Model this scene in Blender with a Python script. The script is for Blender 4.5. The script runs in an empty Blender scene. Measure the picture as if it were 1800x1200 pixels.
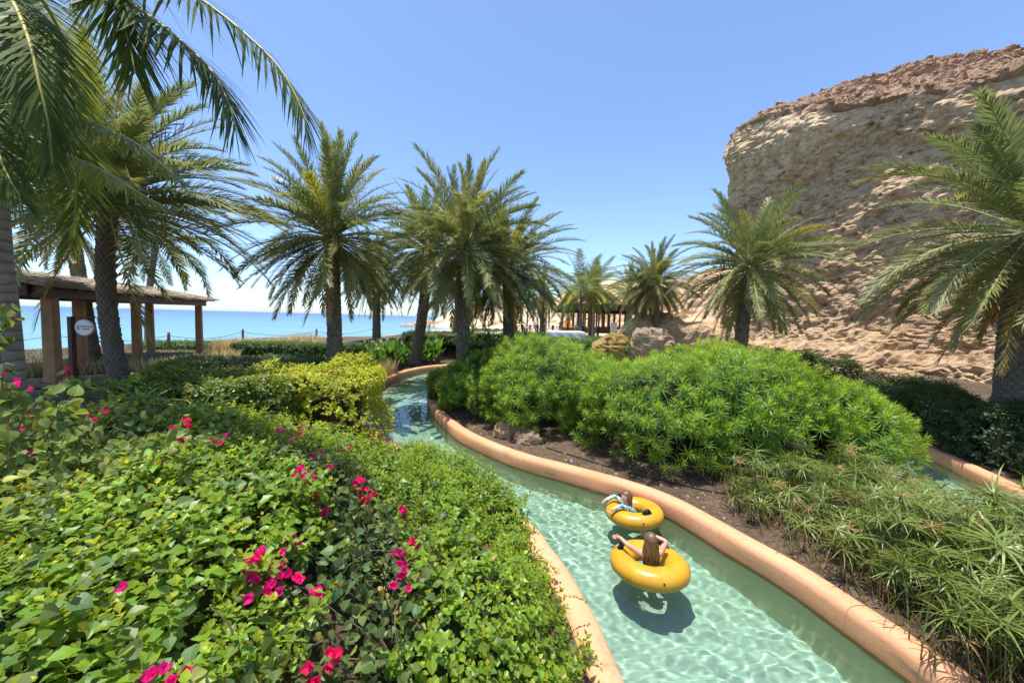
import bpy, math
import numpy as np
from mathutils import Vector, Matrix, Quaternion

rng = np.random.default_rng(11)
R_ = math.radians
scene = bpy.context.scene
C = scene.collection

# ------------------------------------------------------------------ camera
EYE = (0.0, 0.0, 3.4)
PITCH, ROLL = math.atan(40 / 650), R_(1.55)
cd = bpy.data.cameras.new('camera')
cd.sensor_width = 36.0
cd.lens = 13.0
cd.clip_start = 0.05
cd.clip_end = 20000
cam = bpy.data.objects.new('camera', cd)
fwd = Vector((0, math.cos(PITCH), -math.sin(PITCH)))
up0 = Vector((0, math.sin(PITCH), math.cos(PITCH)))
rt0 = Vector((1, 0, 0))
rt = rt0 * math.cos(ROLL) + up0 * math.sin(ROLL)
up = up0 * math.cos(ROLL) - rt0 * math.sin(ROLL)
M = Matrix((rt, up, -fwd)).transposed().to_4x4()
M.translation = EYE
cam.matrix_world = M
C.objects.link(cam)
scene.camera = cam

# ------------------------------------------------------------------ daylight
SUN_EL, SUN_AZ = R_(82), R_(245)          # azimuth from +Y towards +X
world = bpy.data.worlds.new('World')
scene.world = world
world.use_nodes = True
wn = world.node_tree.nodes
wl = world.node_tree.links
sky = wn.new('ShaderNodeTexSky')
sky.sky_type = 'NISHITA'
sky.sun_disc = False
sky.sun_elevation = SUN_EL
sky.sun_rotation = SUN_AZ
sky.altitude = 0
sky.air_density = 0.8
sky.dust_density = 0.8
sky.ozone_density = 5.5
bg = wn['Background']
bg.inputs['Strength'].default_value = 0.15
wl.new(sky.outputs[0], bg.inputs['Color'])
sd = bpy.data.lights.new('sun', 'SUN')
sd.energy = 3.4
sd.angle = R_(0.53)
sd.color = (1.0, 0.95, 0.87)
sun = bpy.data.objects.new('sun', sd)
svec = Vector((math.cos(SUN_EL) * math.sin(SUN_AZ), math.cos(SUN_EL) * math.cos(SUN_AZ), math.sin(SUN_EL)))
sun.rotation_euler = svec.to_track_quat('Z', 'Y').to_euler()
sun.location = (10, 20, 60)
C.objects.link(sun)
sd.cycles.is_caustics_light = True
scene.view_settings.view_transform = 'Standard'
scene.view_settings.look = 'None'
scene.view_settings.exposure = 1.0
scene.view_settings.gamma = 1.0
scene.view_settings.use_curve_mapping = False
scene.render.engine = 'CYCLES'
scene.cycles.use_denoising = True
scene.cycles.max_bounces = 9
scene.cycles.diffuse_bounces = 4
scene.cycles.transmission_bounces = 6
scene.cycles.transparent_max_bounces = 12
scene.cycles.sample_clamp_indirect = 6.0
scene.cycles.caustics_reflective = False

# ------------------------------------------------------------------ helpers
def norm(a):
    a = np.asarray(a, float)
    return a / np.maximum(np.linalg.norm(a, axis=-1, keepdims=True), 1e-9)

def hash3(i, j, k, seed):
    n = (i * 374761393 + j * 668265263 + k * 2147483647 + seed * 144665) & 0x7fffffff
    n = ((n ^ (n >> 13)) * 1274126177) & 0x7fffffff
    n = n ^ (n >> 16)
    return (n & 0xffff) / 65535.0

def vnoise(P, seed=0):
    P = np.asarray(P, float)
    I = np.floor(P).astype(np.int64)
    f = P - I
    f = f * f * (3 - 2 * f)
    out = np.zeros(P.shape[:-1])
    for dx in (0, 1):
        for dy in (0, 1):
            for dz in (0, 1):
                w = (f[..., 0] if dx else 1 - f[..., 0]) * (f[..., 1] if dy else 1 - f[..., 1]) * (f[..., 2] if dz else 1 - f[..., 2])
                out += w * hash3(I[..., 0] + dx, I[..., 1] + dy, I[..., 2] + dz, seed)
    return out * 2 - 1

def fbm(P, oct=4, seed=0, gain=0.5):
    P = np.asarray(P, float)
    a, s, o = 1.0, 0.0, 0.0
    for k in range(oct):
        o = o + a * vnoise(P * (2.03 ** k) + 17.3 * k, seed + k)
        s += a
        a *= gain
    return o / s

def n2(x, y, sc, oct=3, seed=0):
    x, y = np.broadcast_arrays(np.asarray(x, float), np.asarray(y, float))
    return fbm(np.stack([x * sc, y * sc, np.full_like(x, 0.5)], -1), oct, seed)

def sstep(a, b, x):
    t = np.clip((x - a) / (b - a), 0, 1)
    return t * t * (3 - 2 * t)

def make_mesh(name, V, F, mats=(), smooth=False, tint=None, midx=None):
    """V (n,3); F one array or a list of arrays of faces; tint (n,3) point colours."""
    V = np.asarray(V, np.float32).reshape(-1, 3)
    Fs = [np.asarray(f, np.int32) for f in (F if isinstance(F, (list, tuple)) else [F]) if len(f)]
    me = bpy.data.meshes.new(name)
    me.vertices.add(len(V))
    me.vertices.foreach_set('co', V.ravel())
    nl = sum(f.size for f in Fs)
    npoly = sum(len(f) for f in Fs)
    me.loops.add(nl)
    me.polygons.add(npoly)
    me.loops.foreach_set('vertex_index', np.concatenate([f.ravel() for f in Fs]))
    tot = np.concatenate([np.full(len(f), f.shape[1], np.int32) for f in Fs])
    st = np.concatenate([[0], np.cumsum(tot)[:-1]]).astype(np.int32)
    me.polygons.foreach_set('loop_start', st)
    me.polygons.foreach_set('loop_total', tot)
    if midx is not None:
        me.polygons.foreach_set('material_index', np.asarray(midx, np.int32))
    me.polygons.foreach_set('use_smooth', np.full(npoly, bool(smooth)))
    for m in (mats if isinstance(mats, (list, tuple)) else [mats]):
        me.materials.append(m)
    if tint is not None:
        at = me.attributes.new('tint', 'FLOAT_COLOR', 'POINT')
        t = np.ones((len(V), 4), np.float32)
        t[:, :3] = np.asarray(tint, np.float32).reshape(-1, 3)
        at.data.foreach_set('color', t.ravel())
    me.update(calc_edges=True)
    return me

def put(name, me, parent=None, mat4=None, kind=None):
    o = bpy.data.objects.new(name, me)
    C.objects.link(o)
    if parent is not None:
        o.parent = parent
    if mat4 is not None:
        o.matrix_basis = mat4
    if kind:
        o['kind'] = kind
    return o

def part(name, V, F, mats, parent, smooth=False, tint=None, midx=None, kind=None):
    """a part given in world coordinates"""
    V = np.asarray(V, float).reshape(-1, 3)
    L = np.zeros(3)
    p = parent
    while p is not None:
        L = L + np.array(p.location)
        p = p.parent
    return put(name, make_mesh(name, V - L, F, mats, smooth, tint, midx), parent, kind=kind)

def thing(name, label, cat, loc=(0, 0, 0), group=None):
    o = bpy.data.objects.new(name, None)
    o.empty_display_size = 0.2
    C.objects.link(o)
    o.location = loc
    o['label'] = label
    o['category'] = cat
    if group:
        o['group'] = group
    return o

def tag(o, label, cat, group=None):
    o['label'] = label
    o['category'] = cat
    if group:
        o['group'] = group
    return o

def struct(name, V, F, mats, smooth=False, tint=None, midx=None, label=None):
    o = put(name, make_mesh(name, V, F, mats, smooth, tint, midx), kind='structure')
    if label:
        o['label'] = label
    return o

class MB:
    """collects shapes into one mesh"""
    def __init__(s):
        s.V, s.Q, s.T, s.n, s.col = [], [], [], 0, []
    def add(s, V, Q=None, T=None, col=None):
        V = np.asarray(V, float).reshape(-1, 3)
        if Q is not None and len(Q): s.Q.append(np.asarray(Q) + s.n)
        if T is not None and len(T): s.T.append(np.asarray(T) + s.n)
        s.V.append(V); s.n += len(V)
        s.col.append(np.tile(col if col is not None else (1, 1, 1), (len(V), 1)))
    def box(s, c, size, rz=0.0, axes=None, col=None):
        h = np.array(size) / 2
        P = np.array([(x, y, z) for z in (-1, 1) for y in (-1, 1) for x in (-1, 1)]) * h
        if axes is not None:
            P = P @ np.asarray(axes)
        elif rz:
            c_, s_ = math.cos(rz), math.sin(rz)
            P = P @ np.array([[c_, s_, 0], [-s_, c_, 0], [0, 0, 1]])
        s.add(P + np.array(c), Q=[(0, 2, 3, 1), (4, 5, 7, 6), (0, 1, 5, 4), (1, 3, 7, 5), (3, 2, 6, 7), (2, 0, 4, 6)], col=col)
    def tube(s, pts, rad, n=8, cap=True, col=None, closed=False):
        V, Q, T = tube_arrays(pts, rad, n, cap, closed)
        s.add(V, Q, T, col)
    def arrays(s):
        F = []
        if s.Q: F.append(np.concatenate(s.Q))
        if s.T: F.append(np.concatenate(s.T))
        return np.concatenate(s.V), F, np.concatenate(s.col)
    def part(s, name, mats, parent, smooth=False, kind=None, tint=False):
        V, F, c = s.arrays()
        return part(name, V, F, mats, parent, smooth, c if tint else None, kind=kind)

def tube_arrays(pts, rad, n=8, cap=True, closed=False):
    P = np.asarray(pts, float)
    m = len(P)
    r = np.broadcast_to(np.asarray(rad, float), (m,))
    d = np.gradient(P, axis=0) if not closed else np.roll(P, -1, 0) - np.roll(P, 1, 0)
    d = norm(d)
    ref = np.array([0, 0, 1.0]) if abs(d[:, 2]).mean() < 0.8 else np.array([1.0, 0, 0])
    a = norm(np.cross(d, ref)); b = np.cross(d, a)
    th = np.linspace(0, 2 * np.pi, n, endpoint=False)
    V = P[:, None] + r[:, None, None] * (np.cos(th)[None, :, None] * a[:, None] + np.sin(th)[None, :, None] * b[:, None])
    V = V.reshape(-1, 3)
    i = np.arange(m if closed else m - 1)[:, None]; j = np.arange(n)[None]
    i2 = (i + 1) % m
    Q = np.stack([i * n + j, i * n + (j + 1) % n, i2 * n + (j + 1) % n, i2 * n + j], -1).reshape(-1, 4)
    T = []
    if cap and not closed:
        V = np.concatenate([V, P[:1], P[-1:]])
        k = m * n
        jj = np.arange(n)
        T = np.concatenate([np.stack([jj, np.full(n, k), (jj + 1) % n], -1), np.stack([(m - 1) * n + jj, (m - 1) * n + (jj + 1) % n, np.full(n, k + 1)], -1)])
    return V, Q, T

def grid_faces(nu, nv):
    i = np.arange(nu - 1)[:, None]; j = np.arange(nv - 1)[None]
    return np.stack([i * nv + j, (i + 1) * nv + j, (i + 1) * nv + j + 1, i * nv + j + 1], -1).reshape(-1, 4)

def catmull(P, step=0.12):
    P = np.asarray(P, float)
    out = []
    E = np.concatenate([[2 * P[0] - P[1]], P, [2 * P[-1] - P[-2]]])
    for k in range(len(P) - 1):
        p0, p1, p2, p3 = E[k:k + 4]
        m = max(2, int(np.linalg.norm(p2 - p1) / step))
        t = np.linspace(0, 1, m, endpoint=False)[:, None]
        out.append(0.5 * ((2 * p1) + (-p0 + p2) * t + (2 * p0 - 5 * p1 + 4 * p2 - p3) * t ** 2 + (-p0 + 3 * p1 - 3 * p2 + p3) * t ** 3))
    out.append(P[-1:])
    return np.concatenate(out)

def frames(d, nrm):
    """rotation matrices (K,3,3), columns side, along, normal"""
    y = norm(d)
    x = norm(np.cross(y, nrm))
    z = np.cross(x, y)
    return np.stack([x, y, z], -1)

def scatter(tv, tf, R, T, S):
    """copies of a template (tv,tf); R (K,3,3), T (K,3), S (K,) or (K,3)"""
    tv = np.asarray(tv, float)
    S = np.asarray(S, float)
    if S.ndim == 1: S = S[:, None] * np.ones(3)
    V = np.einsum('kij,knj->kni', R, tv[None] * S[:, None, :]) + T[:, None, :]
    F = np.asarray(tf)[None] + (np.arange(len(T)) * len(tv))[:, None, None]
    return V.reshape(-1, 3), F.reshape(-1, F.shape[-1])

# ------------------------------------------------------------------ materials
class NT:
    def __init__(s, name):
        s.m = bpy.data.materials.new(name)
        s.m.use_nodes = True
        s.t = s.m.node_tree
        s.out = s.t.nodes['Material Output']
        s.p = s.t.nodes['Principled BSDF']
    def n(s, typ, **kw):
        q = s.t.nodes.new('ShaderNode' + typ)
        for k, v in kw.items():
            if k in q.inputs: q.inputs[k].default_value = v
            else: setattr(q, k, v)
        return q
    def l(s, a, b): s.t.links.new(a, b)
    def coord(s, kind='Object'):
        return s.n('TexCoord').outputs[kind]
    def pos(s):
        return s.n('NewGeometry').outputs['Position']
    def noise(s, vec, scale, detail=4, rough=0.55, dist=0.0):
        q = s.n('TexNoise', Scale=scale, Detail=detail, Roughness=rough, Distortion=dist)
        s.l(vec, q.inputs['Vector'])
        return q.outputs['Fac']
    def ramp(s, fac, stops):
        q = s.n('ValToRGB')
        e = q.color_ramp.elements
        while len(e) < len(stops): e.new(0.5)
        for k, (p, c) in enumerate(stops):
            e[k].position = p
            e[k].color = (*c, 1) if len(c) == 3 else c
        s.l(fac, q.inputs['Fac'])
        return q.outputs['Color']
    def mix(s, a, b, fac=None, mode='MIX', f=1.0):
        q = s.n('Mix', data_type='RGBA', blend_type=mode)
        q.inputs[0].default_value = f
        if fac is not None: s.l(fac, q.inputs[0])
        for v, i in ((a, 6), (b, 7)):
            if isinstance(v, tuple): q.inputs[i].default_value = (*v, 1)
            else: s.l(v, q.inputs[i])
        return q.outputs[2]
    def bump(s, h, strength=0.4, dist=0.02, nrm=None):
        q = s.n('Bump', Strength=strength, Distance=dist)
        s.l(h, q.inputs['Height'])
        if nrm is not None: s.l(nrm, q.inputs['Normal'])
        s.l(q.outputs['Normal'], s.p.inputs['Normal'])
        return q.outputs['Normal']
    def set(s, **kw):
        for k, v in kw.items():
            k = k.replace('_', ' ')
            i = s.p.inputs[k]
            if isinstance(v, tuple): i.default_value = (*v, 1) if len(v) == 3 else v
            elif isinstance(v, (int, float)): i.default_value = v
            else: s.l(v, i)
        return s

def leaf_mat(name, col, trans, tw=0.35, rough=0.42, spec=0.4, nsc=2.0):
    t = NT(name)
    a = t.n('Attribute', attribute_name='tint').outputs['Color']
    nz = t.noise(t.pos(), nsc, 2)
    var = t.ramp(nz, [(0.3, (0.8, 0.82, 0.75)), (0.7, (1.15, 1.12, 1.05))])
    k = t.mix(a, var, mode='MULTIPLY')
    t.set(Base_Color=t.mix(col, k, mode='MULTIPLY'), Roughness=rough)
    t.p.inputs['Specular IOR Level'].default_value = spec
    tr = t.n('BsdfTranslucent')
    t.l(t.mix(trans, k, mode='MULTIPLY'), tr.inputs['Color'])
    ms = t.n('MixShader')
    ms.inputs[0].default_value = tw
    t.l(t.p.outputs[0], ms.inputs[1]); t.l(tr.outputs[0], ms.inputs[2])
    t.l(ms.outputs[0], t.out.inputs['Surface'])
    return t.m

def plain_mat(name, col, rough=0.7, var=0.25, nsc=6.0, bump=0.3, bsc=30.0, bdist=0.01, spec=0.3, tint=False):
    t = NT(name)
    o = t.coord()
    nz = t.noise(o, nsc, 5)
    lo = tuple(c * (1 - var) for c in col); hi = tuple(min(1, c * (1 + var)) for c in col)
    cc = t.ramp(nz, [(0.3, lo), (0.7, hi)])
    if tint:
        cc = t.mix(cc, t.n('Attribute', attribute_name='tint').outputs['Color'], mode='MULTIPLY')
    t.set(Base_Color=cc, Roughness=rough)
    t.p.inputs['Specular IOR Level'].default_value = spec
    if bump: t.bump(t.noise(o, bsc, 6, 0.65), bump, bdist)
    return t.m

# ------------------------------------------------------------------ the winding river: kerb lines (world metres, water at z = 0)
INNER = catmull([(4.0, -4), (4.05, 1.0), (4.14, 2.78), (4.06, 3.51), (3.93, 3.99), (3.76, 4.61), (3.44, 5.29), (2.93, 6.36), (2.33, 6.99), (1.3, 7.71), (0.4, 8.28), (-0.66, 9.29), (-1.59, 10.59),
                 (-2.63, 12.81), (-3.26, 14.92), (-3.5, 16.8), (-3.2, 18.6), (-2.2, 20.0), (0, 21), (3, 20.6), (6, 18.5), (8.3, 15), (8.9, 11.5), (8.75, 9.2), (8.4, 7.6), (8.0, 6.2), (7.4, 4.5), (6.9, 1.5), (6.6, -4)])
OUTER = catmull([(0.9, -4), (0.96, 1.0), (0.97, 2.72), (0.95, 3.05), (0.87, 3.51), (0.74, 4.14), (0.54, 4.83), (0.25, 5.52), (-0.6, 6.7), (-1.8, 7.8), (-3.03, 8.97), (-4.4, 10.9), (-5.5, 13.3), (-6.1, 16), (-6.28, 18.55),
                 (-5.98, 21.3), (-5.0, 23.4), (-2.8, 25.2), (1, 26), (5, 25), (9, 22), (11.6, 18), (12.1, 14), (11.7, 11), (10.99, 9.04), (10.35, 7.41), (9.9, 6.2), (9.4, 4.5), (9.2, 1.5), (9.1, -4)])

def inside(P, poly):
    x, y = P[:, 0], P[:, 1]
    c = np.zeros(len(P), bool)
    a = poly; b = np.roll(poly, -1, 0)
    for (x1, y1), (x2, y2) in zip(a, b):
        if y1 == y2: continue
        m = ((y1 > y) != (y2 > y)) & (x < (x2 - x1) * (y - y1) / (y2 - y1) + x1)
        c ^= m
    return c

def dist_line(P, line):
    out = np.empty(len(P))
    for k in range(0, len(P), 4000):
        q = P[k:k + 4000]
        out[k:k + 4000] = np.sqrt(((q[:, None] - line[None]) ** 2).sum(-1).min(1))
    return out

LAND = catmull([(-60, -120), (-42, -30), (-36, 5), (-33, 20), (-25, 34), (-17, 52), (-12, 78), (2, 112), (6, 135), (-10, 158), (-44, 178), (-52, 195), (-30, 218), (60, 260), (300, 320)], 2.0)
LANDPOLY = np.concatenate([LAND, [(900, 320), (900, -300), (-60, -300)]])

def ground_z(X, Y):
    P = np.stack([np.ravel(X), np.ravel(Y)], -1).astype(float)
    x, y = P[:, 0], P[:, 1]
    io, ii = inside(P, OUTER), inside(P, INNER)
    do, di = dist_line(P, OUTER[::2]), dist_line(P, INNER[::2])
    T = np.full(len(P), 1.6)
    T = T + (1.2 - 1.6) * sstep(-9.5, -12.5, x) * sstep(5, 9, y)          # lawn by the pavilion
    T = T + 0.15 * sstep(16, 26, y)
    T = T - 0.5 * sstep(9, 12, x) * sstep(16, 10, y)
    T = T + 0.08 * n2(x, y, 0.35, 3, 5)
    wide = 2.6 + 1.9 * sstep(3.5, 6.5, y)
    z_out = 0.27 + (T - 0.27) * sstep(0.15, 1, do / wide)
    z_in = 0.27 + 0.25 * sstep(0.2, 3, di) + 0.05 * n2(x, y, 1.2, 3, 9)
    z = np.where(ii, z_in, z_out)
    z = np.where(io & ~ii, -1.2, z)
    far = (np.abs(x) > 20) | (y > 30) | (y < -4)
    z = np.where(far, T, z)
    dc = dist_line(P, LAND)
    s = np.where(inside(P, LANDPOLY), dc, -dc)
    z = np.where(far, -2.6 + (z + 2.6) * sstep(-6, 9, s), z)
    return z.reshape(np.shape(X)), (io & ~ii).reshape(np.shape(X)), np.minimum(do, di).reshape(np.shape(X))

def gz(x, y):
    return float(ground_z(np.array([x]), np.array([y]))[0][0])

ax = np.unique(np.concatenate([np.linspace(-900, -60, 15), np.linspace(-60, -16, 45), np.arange(-16, 16, 0.2), np.linspace(16, 60, 40), np.linspace(60, 900, 15)]))
ay = np.unique(np.concatenate([np.linspace(-300, -5, 12), np.arange(-5, 30, 0.2), np.linspace(30, 220, 120), np.linspace(220, 320, 12)]))
GX, GY = np.meshgrid(ax, ay, indexing='ij')
GZ, GIN, GD = ground_z(GX, GY)
fc = grid_faces(len(ax), len(ay))
# pull the grid points next to the river on to the kerb lines, so that the soil ends under the kerbs
BOTH = np.concatenate([OUTER, INNER])
nearb = np.where((GD < 0.15).ravel())[0]
gp = np.stack([GX.ravel()[nearb], GY.ravel()[nearb]], -1)
jn = ((gp[:, None] - BOTH[None]) ** 2).sum(-1).argmin(1)
GX.ravel()[nearb] = BOTH[jn, 0]; GY.ravel()[nearb] = BOTH[jn, 1]; GZ.ravel()[nearb] = 0.2
drop = (GIN & (GD >= 0.15)).ravel()
keep = ~drop[fc].any(1)
t = NT('soil')
p_ = t.pos()
c1 = t.ramp(t.noise(p_, 1.3, 6), [(0.3, (0.07, 0.047, 0.03)), (0.7, (0.15, 0.105, 0.066))])
c2 = t.ramp(t.noise(p_, 14, 4), [(0.35, (0.6, 0.58, 0.55)), (0.65, (1.15, 1.12, 1.1))])
gy_ = t.n('SeparateXYZ'); t.l(p_, gy_.inputs[0])
gq = t.n('MapRange'); t.l(gy_.outputs['Y'], gq.inputs[0]); gq.inputs[1].default_value = 33; gq.inputs[2].default_value = 44
sand = t.ramp(t.noise(p_, 0.4, 5), [(0.3, (0.50, 0.39, 0.26)), (0.7, (0.64, 0.52, 0.37))])
t.set(Base_Color=t.mix(t.mix(c1, c2, mode='MULTIPLY'), sand, fac=gq.outputs[0]), Roughness=0.95)
t.bump(t.noise(p_, 22, 6, 0.7), 0.8, 0.03)
M_soil = t.m
used = np.unique(fc[keep])
rm = np.full(GX.size, -1); rm[used] = np.arange(len(used))
struct('ground', np.stack([GX.ravel(), GY.ravel(), GZ.ravel()], -1)[used], rm[fc[keep]], M_soil, True)

# sea: one sheet to the horizon
t = NT('sea_water')
p_ = t.pos()
sx = t.n('SeparateXYZ'); t.l(p_, sx.inputs[0])
mp = t.n('Mapping'); t.l(p_, mp.inputs['Vector']); mp.inputs['Scale'].default_value = (0.35, 1.0, 1.0)
def mr(t, v, a, b):
    q = t.n('MapRange'); t.l(v, q.inputs[0]); q.inputs[1].default_value = a; q.inputs[2].default_value = b
    return q.outputs[0]
# distance out from the shore line (runs roughly along the direction (0.42, 0.9))
dot = t.n('VectorMath', operation='DOT_PRODUCT'); t.l(p_, dot.inputs[0]); dot.inputs[1].default_value = (-0.9, 0.42, 0)
off = t.noise(mp.outputs[0], 0.02, 4)
ad = t.n('Math', operation='MULTIPLY_ADD'); t.l(off, ad.inputs[0]); ad.inputs[1].default_value = 110; t.l(dot.outputs['Value'], ad.inputs[2])
dep = mr(t, ad.outputs[0], 40, 900)
col = t.ramp(dep, [(0.0, (0.22, 0.38, 0.37)), (0.10, (0.13, 0.29, 0.32)), (0.28, (0.085, 0.205, 0.28)), (0.6, (0.06, 0.145, 0.24)), (1.0, (0.045, 0.11, 0.20))])
pat = t.ramp(t.noise(mp.outputs[0], 0.05, 5), [(0.35, (0.85, 0.9, 0.93)), (0.65, (1.12, 1.08, 1.05))])
t.set(Base_Color=t.mix(col, pat, mode='MULTIPLY'), Roughness=0.3)
t.p.inputs['Specular IOR Level'].default_value = 0.25
t.bump(t.noise(mp.outputs[0], 0.9, 5, 0.6), 0.5, 0.25)
sx_ = np.array([-9000, -1500, -300, -60, 60, 9000.0]); sy_ = np.array([-500, 0, 60, 200, 600, 2500, 12000.0])
SX, SY = np.meshgrid(sx_, sy_, indexing='ij')
struct('sea', np.stack([SX.ravel(), SY.ravel(), np.full(SX.size, -1.6)], -1), grid_faces(len(sx_), len(sy_)), t.m)

# ------------------------------------------------------------------ river kerbs, walls, bed and water
def resample(L, n):
    s = np.concatenate([[0], np.cumsum(np.linalg.norm(np.diff(L, axis=0), axis=1))])
    q = np.linspace(0, s[-1], n)
    return np.stack([np.interp(q, s, L[:, k]) for k in (0, 1)], -1)

t = NT('terracotta_kerb')
p_ = t.pos()
cA = t.ramp(t.noise(p_, 1.1, 5), [(0.3, (0.64, 0.30, 0.15)), (0.7, (0.72, 0.37, 0.20))])
cB = t.ramp(t.noise(p_, 16, 6, 0.7), [(0.25, (0.76, 0.72, 0.68)), (0.45, (1, 1, 1)), (0.8, (1.06, 1.06, 1.05))])
cB = t.mix(cB, t.ramp(t.noise(p_, 2.6, 8, 0.75), [(0.30, (0.74, 0.70, 0.66)), (0.42, (1, 1, 1)), (0.66, (1, 1, 1)), (0.78, (1.05, 1.06, 1.07))]), mode='MULTIPLY')
sz = t.n('SeparateXYZ'); t.l(p_, sz.inputs[0])
wet = t.ramp(mr(t, sz.outputs['Z'], -0.03, 0.09), [(0.0, (0.58, 0.60, 0.45)), (0.35, (0.68, 0.62, 0.5)), (1.0, (1, 1, 1))])
t.set(Base_Color=t.mix(t.mix(cA, cB, mode='MULTIPLY'), wet, mode='MULTIPLY'), Roughness=0.8)
t.bump(t.noise(p_, 30, 6, 0.7), 0.35, 0.012)
M_kerb = t.m
t = NT('painted_pool_wall')
p_ = t.pos()
cA = t.ramp(t.noise(p_, 1.6, 5), [(0.3, (0.34, 0.41, 0.24)), (0.7, (0.42, 0.48, 0.30))])
t.set(Base_Color=cA, Roughness=0.7)
M_wall = t.m
t = NT('painted_pool_bed')
p_ = t.pos()
cA = t.ramp(t.noise(p_, 0.8, 6), [(0.3, (0.30, 0.47, 0.36)), (0.7, (0.38, 0.54, 0.43))])
cB = t.ramp(t.noise(p_, 7, 6, 0.7), [(0.3, (0.85, 0.87, 0.84)), (0.6, (1.05, 1.05, 1.05))])
t.set(Base_Color=t.mix(cA, cB, mode='MULTIPLY'), Roughness=0.8)
M_bed = t.m

BED = -0.85
# profile across a kerb: (offset towards the water, height)
KP = [(-0.19, 0.05), (-0.185, 0.20), (-0.16, 0.265), (-0.10, 0.295), (0.0, 0.305), (0.075, 0.295), (0.12, 0.262), (0.137, 0.20), (0.135, 0.1), (0.135, 0.0), (0.135, -0.1)]
WP = [(0.135, -0.1), (0.133, -0.4), (0.135, -0.7), (0.17, BED)]
def kerb(line, side, name, wall):
    d = norm(np.gradient(line, axis=0))
    nrm = np.stack([d[:, 1], -d[:, 0]], -1) * side     # towards the water
    def sweep(prof, jit):
        pr = np.array(prof)
        P2 = line[:, None] + nrm[:, None] * pr[None, :, :1]
        Z = np.broadcast_to(pr[None, :, 1], P2.shape[:2])
        V = np.concatenate([P2, Z[..., None]], -1)
        q = fbm(V * np.array([2.2, 2.2, 4.0]), 3, 3)
        V[..., :2] += (nrm[:, None] * (q * jit)[..., None])
        V[..., 2] += q * jit * 0.6 * (V[..., 2] > 0.02)
        return V.reshape(-1, 3), grid_faces(len(line), len(pr))
    V, F = sweep(KP, 0.022)
    struct(name, V, F if side > 0 else F[:, ::-1], M_kerb, True)
    V, F = sweep(WP, 0.0)
    o = struct(wall, V, F if side > 0 else F[:, ::-1], M_wall, True)
    o.cycles.is_caustics_receiver = True
kerb(OUTER, 1, 'river_kerb_outer', 'river_wall_outer')
kerb(INNER, -1, 'river_kerb_inner', 'river_wall_inner')

# bed and water span between the two kerb lines
NL = 700
ro, ri = resample(OUTER, 4 * NL), resample(INNER, 4 * NL)
# match stations on both banks by walking pairwise closest points of a coarse set
def stations():
    keyo = [(0.9, -4), (0.96, 1.0), (0.95, 3.05), (0.74, 4.14), (0.25, 5.52), (-0.6, 6.7), (-1.8, 7.8), (-3.03, 8.97), (-4.4, 10.9), (-5.5, 13.3), (-6.1, 16), (-6.28, 18.55), (-5.98, 21.3), (-5.0, 23.4), (-2.8, 25.2), (1, 26), (5, 25), (9, 22), (11.6, 18), (12.1, 14), (11.7, 11), (10.99, 9.04), (10.35, 7.41), (9.9, 6.2), (9.4, 4.5), (9.2, 1.5), (9.1, -4)]
    keyi = [(4.0, -4), (4.05, 1.0), (4.06, 3.51), (3.76, 4.61), (3.1, 5.9), (2.4, 6.8), (0.8, 7.98), (-0.66, 9.29), (-1.7, 10.8), (-2.63, 12.81), (-3.26, 14.92), (-3.5, 16.8), (-3.4, 17.9), (-2.9, 19.2), (-2.2, 20.0), (0, 21), (3, 20.6), (6, 18.5), (8.0, 15.5), (8.9, 12.6), (8.9, 11.0), (8.75, 9.2), (8.4, 7.6), (8.0, 6.2), (7.4, 4.5), (6.9, 1.5), (6.6, -4)]
    def idx(line, keys): return np.array([((line - np.array(k)) ** 2).sum(1).argmin() for k in keys], float)
    io, ii = idx(ro, keyo), idx(ri, keyi)
    io[0] = ii[0] = 0; io[-1] = len(ro) - 1; ii[-1] = len(ri) - 1
    return io, ii
so, si = stations()
def strip(tt):
    """points on the two banks for station parameter tt in [0, len-1]"""
    k = np.arange(len(so))
    fo, fi = np.interp(tt, k, so), np.interp(tt, k, si)
    A = np.stack([np.interp(fo, np.arange(len(ro)), ro[:, c]) for c in (0, 1)], -1)
    B = np.stack([np.interp(fi, np.arange(len(ri)), ri[:, c]) for c in (0, 1)], -1)
    return A, B
def band(tt, nv, z0, e=0.0):
    A, B = strip(tt)
    w = np.linspace(0, 1, nv)[None, :, None]
    P = A[:, None] * (1 - w) + B[:, None] * w
    return np.concatenate([P, np.full(P.shape[:2] + (1,), z0)], -1)
tb = np.linspace(0, len(so) - 1, 400)
V = band(tb, 14, BED)
o = struct('river_bed', V.reshape(-1, 3), grid_faces(400, 14)[:, ::-1], M_bed, True)
o.cycles.is_caustics_receiver = True

# water: rippled sheet, fine in the stretch that the eye can resolve
rip = np.random.default_rng(5)
def waves(P):
    x, y = P[..., 0], P[..., 1]
    xs = x + 0.25 * n2(x, y, 0.7, 2, 21); ys = y + 0.25 * n2(x, y, 0.7, 2, 22)
    h = np.zeros(x.shape)
    for k in range(34):
        lam = 0.055 * 1.13 ** (k * 0.52) + rip.uniform(0, 0.05)
        a = rip.normal(0.75, 0.55) if k % 3 else rip.uniform(0, 6.28)
        kk = 2 * np.pi / lam
        h += 0.00095 * lam / 0.3 * np.sin(kk * (xs * math.cos(a) + ys * math.sin(a)) + rip.uniform(0, 6.28)) * (0.6 + 0.4 * rip.random())
    return h * np.clip(0.85 + 1.1 * n2(x, y, 0.9, 3, 31), 0.25, 1.8)
t = NT('river_water')
t.t.nodes.remove(t.p)
gl = t.n('BsdfGlass', Roughness=0.0, IOR=1.333)
gl.inputs['Color'].default_value = (0.93, 0.985, 0.95, 1)
t.l(gl.outputs[0], t.out.inputs['Surface'])
M_water = t.m
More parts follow.
